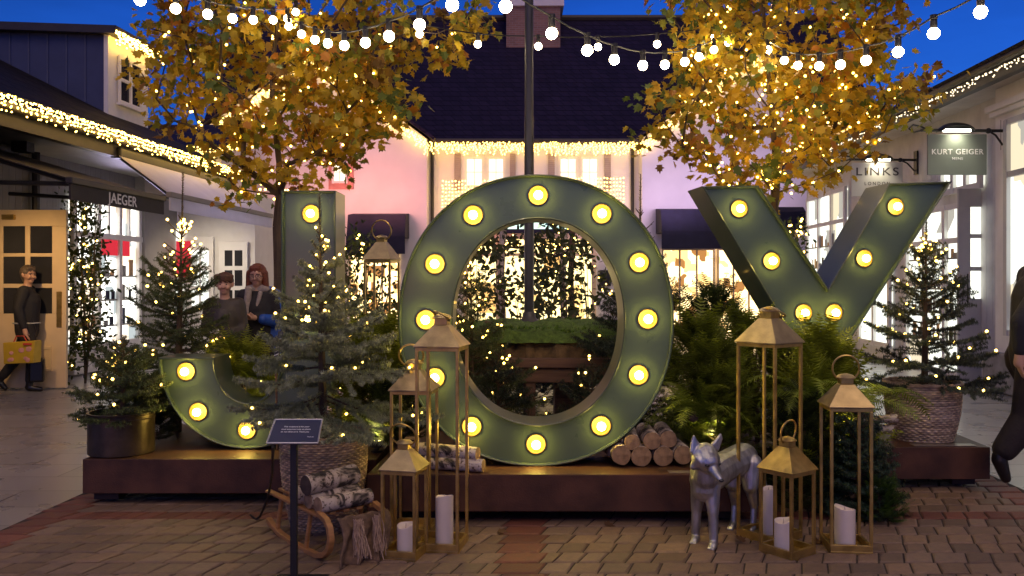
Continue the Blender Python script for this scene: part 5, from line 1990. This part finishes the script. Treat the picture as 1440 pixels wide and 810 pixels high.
for k, (txt, f) in enumerate((('This sculpture is for your', .130), ('visual enjoyment only, so please', .150), ('do not climb on it. Thank you.', .145))):
    text_obj('lettering', txt, 'white_ink', sp_, .014, cen + zd * (.034 - .022 * k) + nn * .0025, xd, zd, 1, .0004, fit=f)
text_obj('lettering', 'Thank you', 'white_ink', sp_, .010, cen + xd * .085 - zd * .052 + nn * .0025, xd, zd, 1, .0004, fit=.034)
b = MB(); b.tube([P(384, 628, 4.42), P(383, 665, 4.9), P(377, 700, 5.35), (X(366, 5.45), 5.45, .05), (X(360, 5.5), 5.5, .012), (X(352, 5.6), 5.6, .012)], .008, 6)
tag(b.build('power_cable', 'wire', smooth=True), 'thin black cable running down beside the navy sign to the paving', 'cable')
b = MB(); b.tube([P(545, 610, 6.2), (X(556, 5.5), 5.5, .34), (X(560, 5.39), 5.39, .33), (X(559, 5.38), 5.38, .02), (X(540, 5.6), 5.6, .012)], .008, 6)
tag(b.build('power_cable', 'wire', smooth=True), 'black cable hanging over the plinth edge between the left lanterns and the basket', 'cable')
# little slate plaque by the letter J
q = [P(383, 512, 6.10), P(391, 508, 6.10), P(399, 464, 6.12), P(391, 466, 6.12)]
sg = thing('slate_tag', 'little dark slate tag with pale lines beside the stem of the letter J', 'tag', (X(388, 6.1), 6.1, .6))
b = MB(); b.slab(q, .008); b.build('tag_board', mat('slate_board', (.05, .05, .05), .6), sg, bevel=.002)
b = MB(); b.tube([P(388, 508, 6.12), (X(390, 6.14), 6.14, .33)], .008, 6); b.build('stake', 'old_wood', sg)
b = MB()
for k in range(5):
    f = .25 + .12 * k
    a, c = q[0].lerp(q[3], f), q[1].lerp(q[2], f)
    b.tube([a.lerp(c, .12) + Vector((0, -.006, 0)), a.lerp(c, .88) + Vector((0, -.006, 0))], .003, 4)
b.build('lettering', 'white_ink', sg)


# ------------------------------------------------------------------ one-skin bodies
def blob(name, caps, voxel, m, parent=None, sm=4):
    """capsules (p0, p1, r0, r1) melted into one continuous skin"""
    b = MB()
    for p0, p1, r0, r1 in caps:
        b.capsule(p0, p1, r0, r1, 14)
    o = b.build(name, m, parent, True)
    r = o.modifiers.new('skin', 'REMESH'); r.mode = 'VOXEL'; r.voxel_size = voxel; r.use_smooth_shade = True
    if sm:
        s = o.modifiers.new('soft', 'SMOOTH'); s.iterations = sm; s.factor = .5
    dg = bpy.context.evaluated_depsgraph_get(); dg.update()
    me = bpy.data.meshes.new_from_object(o.evaluated_get(dg))
    o.modifiers.clear()
    o.data = me
    return o


V3 = Vector
# silver fox
A = V3((.69, .724, 0)).normalized(); B_ = V3((-.724, .69, 0))
fx = thing('fox_statue', 'silver painted fox statue standing on the paving, head turned to the viewer', 'statue', (1.27, 5.15, .004))
hd = V3((1.118, 4.935, .528))
fw = V3((.36, -.86, -.36)).normalized()      # snout direction
sdv = V3((.90, .40, .0)).normalized()
caps = [
    (V3((1.135, 5.01, .385)), V3((1.20, 5.09, .405)), .094, .102),
    (V3((1.20, 5.09, .405)), V3((1.32, 5.22, .425)), .102, .092),
    (V3((1.32, 5.22, .425)), V3((1.45, 5.36, .44)), .092, .096),
    (V3((1.13, 5.00, .34)), V3((1.14, 5.02, .42)), .084, .092),
    (V3((1.135, 5.005, .43)), hd + V3((.01, .03, -.02)), .088, .068),
    (V3((1.128, 4.975, .40)), V3((1.122, 4.955, .47)), .076, .062),
    (hd + V3((0, .012, .002)), hd + fw * .026 + V3((0, 0, -.006)), .072, .058),
    (hd + fw * .026 + V3((0, 0, -.016)), hd + fw * .070 + V3((0, 0, -.026)), .045, .030),
    (hd + fw * .070 + V3((0, 0, -.026)), hd + fw * .124 + V3((0, 0, -.036)), .028, .0165),
    (hd - sdv * .040 + V3((0, 0, -.018)), hd - sdv * .070 + V3((0, .01, -.040)), .048, .018),
    (hd + sdv * .040 + V3((0, 0, -.018)), hd + sdv * .070 + V3((0, .01, -.040)), .048, .018),
    (hd - sdv * .025 + fw * .045 + V3((0, 0, .014)), hd + sdv * .025 + fw * .045 + V3((0, 0, .014)), .019, .019),
    # legs
    (V3((1.105, 5.035, .35)), V3((1.092, 5.05, .20)), .052, .033), (V3((1.092, 5.05, .20)), V3((1.088, 5.055, .05)), .031, .026), (V3((1.088, 5.05, .030)), V3((1.075, 5.02, .024)), .026, .022),
    (V3((1.165, 4.98, .35)), V3((1.168, 4.955, .20)), .052, .033), (V3((1.168, 4.955, .20)), V3((1.168, 4.945, .05)), .031, .026), (V3((1.166, 4.94, .030)), V3((1.155, 4.908, .024)), .026, .022),
    (V3((1.41, 5.36, .41)), V3((1.375, 5.325, .28)), .078, .047), (V3((1.375, 5.325, .28)), V3((1.40, 5.36, .155)), .040, .025), (V3((1.40, 5.36, .155)), V3((1.385, 5.335, .04)), .021, .019), (V3((1.383, 5.33, .028)), V3((1.365, 5.30, .023)), .024, .021),
    (V3((1.48, 5.31, .41)), V3((1.47, 5.265, .28)), .078, .047), (V3((1.47, 5.265, .28)), V3((1.50, 5.29, .155)), .040, .025), (V3((1.50, 5.29, .155)), V3((1.487, 5.27, .04)), .021, .019), (V3((1.485, 5.262, .028)), V3((1.467, 5.235, .023)), .024, .021),
    # tail
    (V3((1.49, 5.41, .45)), V3((1.56, 5.47, .36)), .035, .055), (V3((1.56, 5.47, .36)), V3((1.60, 5.51, .20)), .055, .05), (V3((1.60, 5.51, .20)), V3((1.61, 5.53, .09)), .05, .012)]
HEAD = set(range(6, 12))
for px_, py_ in ((1.075, 5.02), (1.155, 4.908), (1.365, 5.30), (1.467, 5.235)):
    for s in (-.014, 0, .014):
        q = V3((px_, py_, .016)) + V3((-.69, -.72, 0)) * .012 + B_ * s
        caps.append((q, q + V3((-.008, -.012, -.003)), .011, .009))
for s, dx, dz in ((-1, -.018, .066), (1, .056, .062)):   # ears
    HEAD |= set(range(len(caps), len(caps) + 5))
    e0 = hd + sdv * s * .044 + V3((0, .018, .040))
    tip = e0 + sdv * dx + V3((0, .01, dz))
    for k in (-1, -.5, 0, .5, 1):
        caps.append((e0 + sdv * k * .034 + V3((0, 0, -.008 * abs(k))), tip + sdv * k * .008 - V3((0, 0, .018 * abs(k))), .0105, .0075))
HK = 1.16                                   # the head is large for the body
caps = [((hd + (a - hd) * HK, hd + (c - hd) * HK, r0 * HK, r1 * HK) if i in HEAD else (a, c, r0, r1)) for i, (a, c, r0, r1) in enumerate(caps)]
blob('body', caps, .0048, 'silver', fx, 5)
for s in (-1, 1):
    e = hd + (fw * .067 + sdv * s * .033 + V3((0, 0, .001))) * HK
    b = MB(); b.ball(e, .0125, 12, 8, sq=(1.25, 1, .8)); b.build('eye', 'silver_dark', fx, True)
b = MB(); b.ball(hd + (fw * .140 + V3((0, 0, -.036))) * HK, .0120, 10, 8, sq=(1.2, 1, .8)); b.build('nose', 'silver_dark', fx, True)


# ------------------------------------------------------------------ people
def person(label, loc, H, yaw, J, coat, trouser, hair, hair_len=0., coat_hem=.44, voxel=.016, group=None, tw=1., hands='relaxed'):
    """J: joints in body units (1 = standing height), x = the figure's own left to right as seen when facing the viewer, y back"""
    rm = Matrix.Rotation(yaw, 3, 'Z')

    def q(p):
        return V3(loc) + rm @ (V3(p) * H)

    def cp(a, c, r0, r1):
        return (q(a), q(c), r0 * H, r1 * H)

    D = {'pelvis': (0, 0, .52), 'chest': (0, 0, .72), 'neck': (0, 0, .835), 'head': (0, -.012, .925), 'look': (0, -1, 0)}
    D.update(J)
    pel, che, nk, hdp = (V3(D[k]) for k in ('pelvis', 'chest', 'neck', 'head'))
    look = V3(D['look']).normalized()
    sx = look.cross(V3((0, 0, 1))).normalized()
    body, coatc, trc = [], [], []
    shoes = {-1: [], 1: []}
    body += [cp(pel, che, .075, .085), cp(che, nk, .07, .035), cp(nk - V3((0, 0, .02)), hdp - V3((0, 0, .03)), .030, .030)]
    body += [cp(hdp + V3((0, 0, .012)) - look * .008, hdp + V3((0, 0, .020)) - look * .004, .052, .053), cp(hdp + look * .008 - V3((0, 0, .01)), hdp + look * .016 - V3((0, 0, .040)), .044, .027),
             cp(hdp + look * .050 - V3((0, 0, .004)), hdp + look * .057 - V3((0, 0, .017)), .006, .008)]
    for s in (-1, 1):
        body.append(cp(hdp + sx * s * .050 - V3((0, 0, .006)), hdp + sx * s * .053 + V3((0, 0, .010)), .009, .010))
        body.append(cp(hdp + look * .040 + sx * s * .022 - V3((0, 0, .016)), hdp + look * .036 + sx * s * .026 - V3((0, 0, .022)), .014, .012))
    coatc += [cp(pel, che, .088, .100), cp(che + V3((0, 0, .0)), nk - V3((0, 0, .035)), .098, .050)]
    coatc += [cp(V3((pel.x, pel.y, coat_hem + .05)), pel + V3((0, 0, .04)), .088, .090)]
    for s, sd_ in ((-1, 'L'), (1, 'R')):
        sh = V3((che.x + s * .086, che.y, che.z + .080))
        el, ha = V3(D['elbow' + sd_]), V3(D['hand' + sd_])
        body += [cp(sh, el, .034, .026), cp(el, ha, .026, .017)]
        coatc += [cp(V3((che.x + s * .05, che.y, che.z + .07)), sh, .052, .042), cp(sh, el, .046, .036), cp(el, ha + (el - ha) * .12, .037, .026)]
        fd = (ha - el).normalized()
        pv = fd.cross(V3((0, 1, .3))).normalized()
        body.append(cp(ha, ha + fd * .035, .017, .020))
        for k, l in ((-1.5, .036), (-.5, .043), (.5, .041), (1.5, .032)):
            k0 = ha + fd * .045 + pv * k * .0095
            k1 = k0 + fd * l * .55 + V3((0, -.006, 0))
            body += [cp(k0, k1, .0062, .0055), cp(k1, k1 + (fd * .7 + V3((0, -.5, -.35))).normalized() * l * .5, .0055, .0045)]
        body += [cp(ha + fd * .015 + pv * .016 * -s, ha + fd * .045 + pv * .030 * -s + V3((0, -.012, 0)), .0075, .006)]
        hip, kn, an = V3((pel.x + s * .048, pel.y, pel.z - .01)), V3(D['knee' + sd_]), V3(D['ankle' + sd_])
        body += [cp(hip, kn, .058, .036), cp(kn, an, .036, .022)]
        trc += [cp(hip, kn, .068 * tw, .046 * tw), cp(kn, an + (kn - an) * .20, .046 * tw, .036 * tw)]
        toe = V3(D['toe' + sd_])
        body.append(cp(an, toe, .020, .016))
        shoes[s] += [cp(an + (kn - an) * .18, an, .030, .027), cp(an - V3((0, 0, .012)), toe, .028, .019), cp(an + (an - toe).normalized() * .015 - V3((0, 0, .014)), an - V3((0, 0, .014)), .020, .022)]
    trc.append(cp(pel, pel + V3((0, 0, .03)), .078, .08))
    o = blob('person', body, voxel * .5, 'skin', None, 2)
    tag(o, label, 'person', group)
    o['label'] = label
    blob('coat', coatc, voxel, coat, o, 3)
    blob('trousers', trc, voxel, trouser, o, 2)
    for s in (-1, 1):
        blob('shoe', shoes[s], voxel * .7, 'shoe', o, 2)
    hc_ = [cp(hdp + V3((0, 0, .026)) - look * .012, hdp + V3((0, 0, .026)) - look * .012, .060, .060), cp(hdp - look * .030, hdp - look * .024 - V3((0, 0, .03)), .045, .036)]
    hc_.append(cp(hdp + V3((0, 0, .056)) + look * .030 - sx * .02, hdp + V3((0, 0, .054)) + look * .030 + sx * .025, .018, .018))
    if hair_len:
        for s in (-1, 1):
            hc_ += [cp(hdp + sx * s * .047 + V3((0, 0, .02)), hdp + sx * s * .056 - V3((0, 0, hair_len)) - look * .008, .024, .020)]
        hc_ += [cp(hdp - look * .035, hdp - look * .035 - V3((0, 0, hair_len)), .05, .045)]
    blob('hair', hc_, voxel * .6, hair, o, 2)
    for s in (-1, 1):
        b = MB(); e = q(hdp + look * .047 + sx * s * .019 + V3((0, 0, .004))); b.ball(e, .0052 * H, 8, 6, sq=(1, 1, .7)); b.build('eye', 'silver_dark', o, True)
        b = MB(); e0, e1 = q(hdp + look * .049 + sx * s * .010 + V3((0, 0, .016))), q(hdp + look * .046 + sx * s * .029 + V3((0, 0, .015))); b.capsule(e0, e1, .003 * H, .002 * H, 6); b.build('eyebrow', hair, o, True)
    b = MB(); b.capsule(q(hdp + look * .0465 - sx * .010 - V3((0, 0, .036))), q(hdp + look * .0465 + sx * .010 - V3((0, 0, .036))), .0034 * H, .0034 * H, 8)
    b.build('mouth', mat('lips', (.42, .19, .14), .5), o, True)
    return o, q


# man striding past the cream door with a printed bag (walks towards the right)
man, q = person('man in a black coat striding past the cream door with a yellow printed bag', (X(38, 12.0), 12.0, .0), 1.76, R(104),
                {'elbowL': (-.125, .03, .66), 'handL': (-.135, -.02, .50), 'elbowR': (.125, .05, .66), 'handR': (.13, -.02, .52),
                 'kneeL': (-.05, -.055, .29), 'ankleL': (-.05, -.03, .045), 'toeL': (-.055, -.115, .018), 'kneeR': (.05, .065, .29), 'ankleR': (.05, .215, .085), 'toeR': (.05, .17, .022),
                 'look': (-.62, -.78, 0)}, 'coat_black', 'trouser', 'hair_grey', coat_hem=.43)
b = MB()
for f0, f1 in ((0, 1),):
    rr = .0945 * 1.76
    pts = [q((.098 * math.cos(a), .096 * math.sin(a), .545)) for a in [2 * math.pi * i / 24 for i in range(24)]]
    b.tube(pts, .011, 6, closed=True)
b.build('reflective_band', mat('reflective_tape', (.35, .35, .36), .35), man, True)
bg = thing('shopping_bag', 'yellow shopping bag with pink print held by the striding man', 'bag', (X(28, 11.7), 11.7, .55))
x0, x1, zb, zt, Y = X(5, 11.72), X(50, 11.72), Zy(512, 11.72), Zy(482, 11.72), 11.72
b = MB(); b.hexa([(x0, Y, zb), (x1, Y - .06, zb + .02), (x1 + .02, Y + .10, zb + .02), (x0, Y + .12, zb), (x0 - .01, Y, zt), (x1 + .02, Y - .06, zt + .03), (x1 + .03, Y + .10, zt + .03), (x0, Y + .12, zt)])
b.build('bag_body', 'bag_yellow', bg, bevel=.008)
b = MB()
rnd = random.Random(4)
for k in range(9):
    u, v = rnd.random(), .15 + .7 * rnd.random()
    cpt = V3((x0 + (x1 - x0) * (.08 + .84 * u), Y - .06 * (.08 + .84 * u) - .003, zb + (zt - zb) * v))
    b.ball(cpt, .025 + .02 * rnd.random(), 10, 6, sq=(1, .08, .8))
b.build('print', 'bag_pink', bg)
b = MB(); b.box((x1 - .14, Y - .062, zt - .03), (x1 - .02, Y - .05, zt + .0)); b.build('red_print', 'bag_red', bg)
b = MB(); b.tube([(x0 + .12, Y + .03, zt), (x0 + .16, Y + .03, zt + .09), (x0 + .26, Y + .03, zt + .09), (x0 + .30, Y + .03, zt + .02)], .008, 6); b.build('handle', 'bag_red', bg)
sb = thing('shoulder_bag', 'black shoulder bag at the hip of the striding man', 'bag', (X(52, 11.95), 11.95, .4))
b = MB(); b.obox((X(53, 11.95), 11.93, Zy(520, 11.95)), (.20, .12, .34), R(20)); b.build('bag_body', 'shoe', sb, bevel=.03)
b = MB(); b.tube([(X(53, 11.95) - .06, 11.93, .5), (X(50, 11.95), 11.95, .85), (X(46, 11.95), 11.9, 1.1)], .012, 6); b.build('strap', 'shoe', sb)

# two people standing behind the letter J
boy, q = person('boy in a padded dark jacket with a brown fringe behind the letter J', (X(316, 9.0), 9.0, 0), 1.63, R(8),
                {'elbowL': (-.118, .0, .63), 'handL': (-.045, -.13, .60), 'elbowR': (.118, .0, .63), 'handR': (.03, -.14, .585), 'kneeL': (-.05, -.01, .28), 'ankleL': (-.05, .01, .045), 'toeL': (-.06, -.09, .02),
                 'kneeR': (.05, -.01, .28), 'ankleR': (.05, .01, .045), 'toeR': (.06, -.09, .02), 'look': (.05, -1, 0)}, 'coat_olive', 'trouser', 'hair_brown')
fr = [(q((-.046 + .0092 * k, -.034 - .020 * math.sin(.35 * k * .9), .978)), q((-.042 + .0088 * k, -.040 - .019 * math.sin(.35 * k * .9), .951 + .004 * (k % 3))), .030, .017) for k in range(11)]
blob('fringe', fr, .009, 'hair_brown', boy, 3)
b = MB(); b.ball(q((-.03, -.165, .635)), .045, 10, 8, sq=(1.1, 1, .7)); tag(b.build('paper_cup', 'white', smooth=True), 'crumpled white wrapper in the hands of the boy', 'wrapper')
wom, q = person('woman with auburn hair, glasses and a bright blue jacket, beside the letter J', (X(362, 9.5), 9.5, 0), 1.73, R(8),
                {'elbowL': (-.135, .0, .63), 'handL': (-.055, -.13, .665), 'elbowR': (.14, .02, .63), 'handR': (.0, -.14, .665), 'kneeL': (-.05, -.01, .28), 'ankleL': (-.05, .01, .045), 'toeL': (-.06, -.09, .02),
                 'kneeR': (.05, -.01, .28), 'ankleR': (.05, .01, .045), 'toeR': (.06, -.09, .02), 'look': (-.12, -1, -.05)}, 'coat_black', 'trouser', mat('auburn_hair', (.14, .035, .014), .55, 0, .3, 60, .5, 90), .075)
blob('jacket', [(q((.06, .035, .81)), q((.10, .03, .79)), .10, .10), (q((.10, .03, .79)), q((.145, .03, .64)), .092, .080), (q((.145, .02, .63)), q((.05, -.115, .655)), .076, .060), (q((.03, .06, .76)), q((.05, .05, .52)), .15, .15), (q((.115, .03, .60)), q((.12, .03, .47)), .09, .10)], .02, 'coat_blue', wom, 3)
blob('scarf', [(q((-.045, -.065, .84)), q((-.060, -.075, .66)), .040, .040), (q((-.05, .0, .845)), q((.05, -.01, .845)), .052, .052), (q((.03, -.075, .82)), q((.0, -.085, .70)), .026, .020)], .012, 'scarf', wom, 2)
b = MB()
hp = V3((0, -.012, .925)); lk = V3((-.12, -1, -.05)).normalized(); sxx = lk.cross(V3((0, 0, 1))).normalized()
for s in (-1, 1):
    c = hp + lk * .058 + sxx * s * .021 + V3((0, 0, .003))
    b.tube([q(c + sxx * .017 * math.cos(a) + V3((0, 0, .011)) * math.sin(a)) for a in [2 * math.pi * i / 16 for i in range(16)]], .0035, 5, closed=True)
    b.tube([q(c + sxx * s * .017), q(hp + sxx * s * .055 - lk * .005)], .003, 5)
b.build('glasses', 'black', wom, True)

# man walking out of the picture on the right
rman, q = person('man in black walking out of view at the right edge, one boot lifted', (X(1456, 6.15), 6.15, 0), 1.92, R(84),
                 {'elbowL': (-.14, .115, .66), 'handL': (-.13, .115, .545), 'elbowR': (.13, -.03, .65), 'handR': (.12, -.10, .55), 'kneeL': (-.05, .05, .30), 'ankleL': (-.05, .150, .155), 'toeL': (-.05, .128, .075),
                  'kneeR': (.05, -.09, .29), 'ankleR': (.05, -.10, .045), 'toeR': (.05, -.19, .02), 'chest': (0, -.02, .745), 'neck': (0, -.055, .86), 'head': (0, -.115, .935)}, 'coat_black', mat('brown_trousers', (.018, .012, .011), .85, 0, .2, 12, .3, 60), 'hair_grey', coat_hem=.46, voxel=.014, tw=1.25)

# fallen leaves
G5 = 'fallen leaves on the paving'
for i, (px, py, lab) in enumerate(((850, 742, 'fallen brown leaf in front of the plinth'), (1045, 768, 'fallen leaf by the foot of the tall right lantern'), (1152, 765, 'fallen leaf between the two right lanterns'), (700, 752, 'fallen leaf left of the red brick band'), (1280, 730, 'fallen leaf right of the bright green mound'))):
    Y = 1860 / (py - 395)
    F = Foliage()
    F.leaves(np.array([[X(px, Y), Y, .022]]), np.array([[.25, -.3, 1.]]), np.array([[math.cos(i * 2.), math.sin(i * 2.), .1]]), np.array([.075]), np.array([[.14, .07, .03]]), .3, 'maple')
    tag(F.build('fallen_leaf', 'leaf', None), lab, 'leaf', G5)
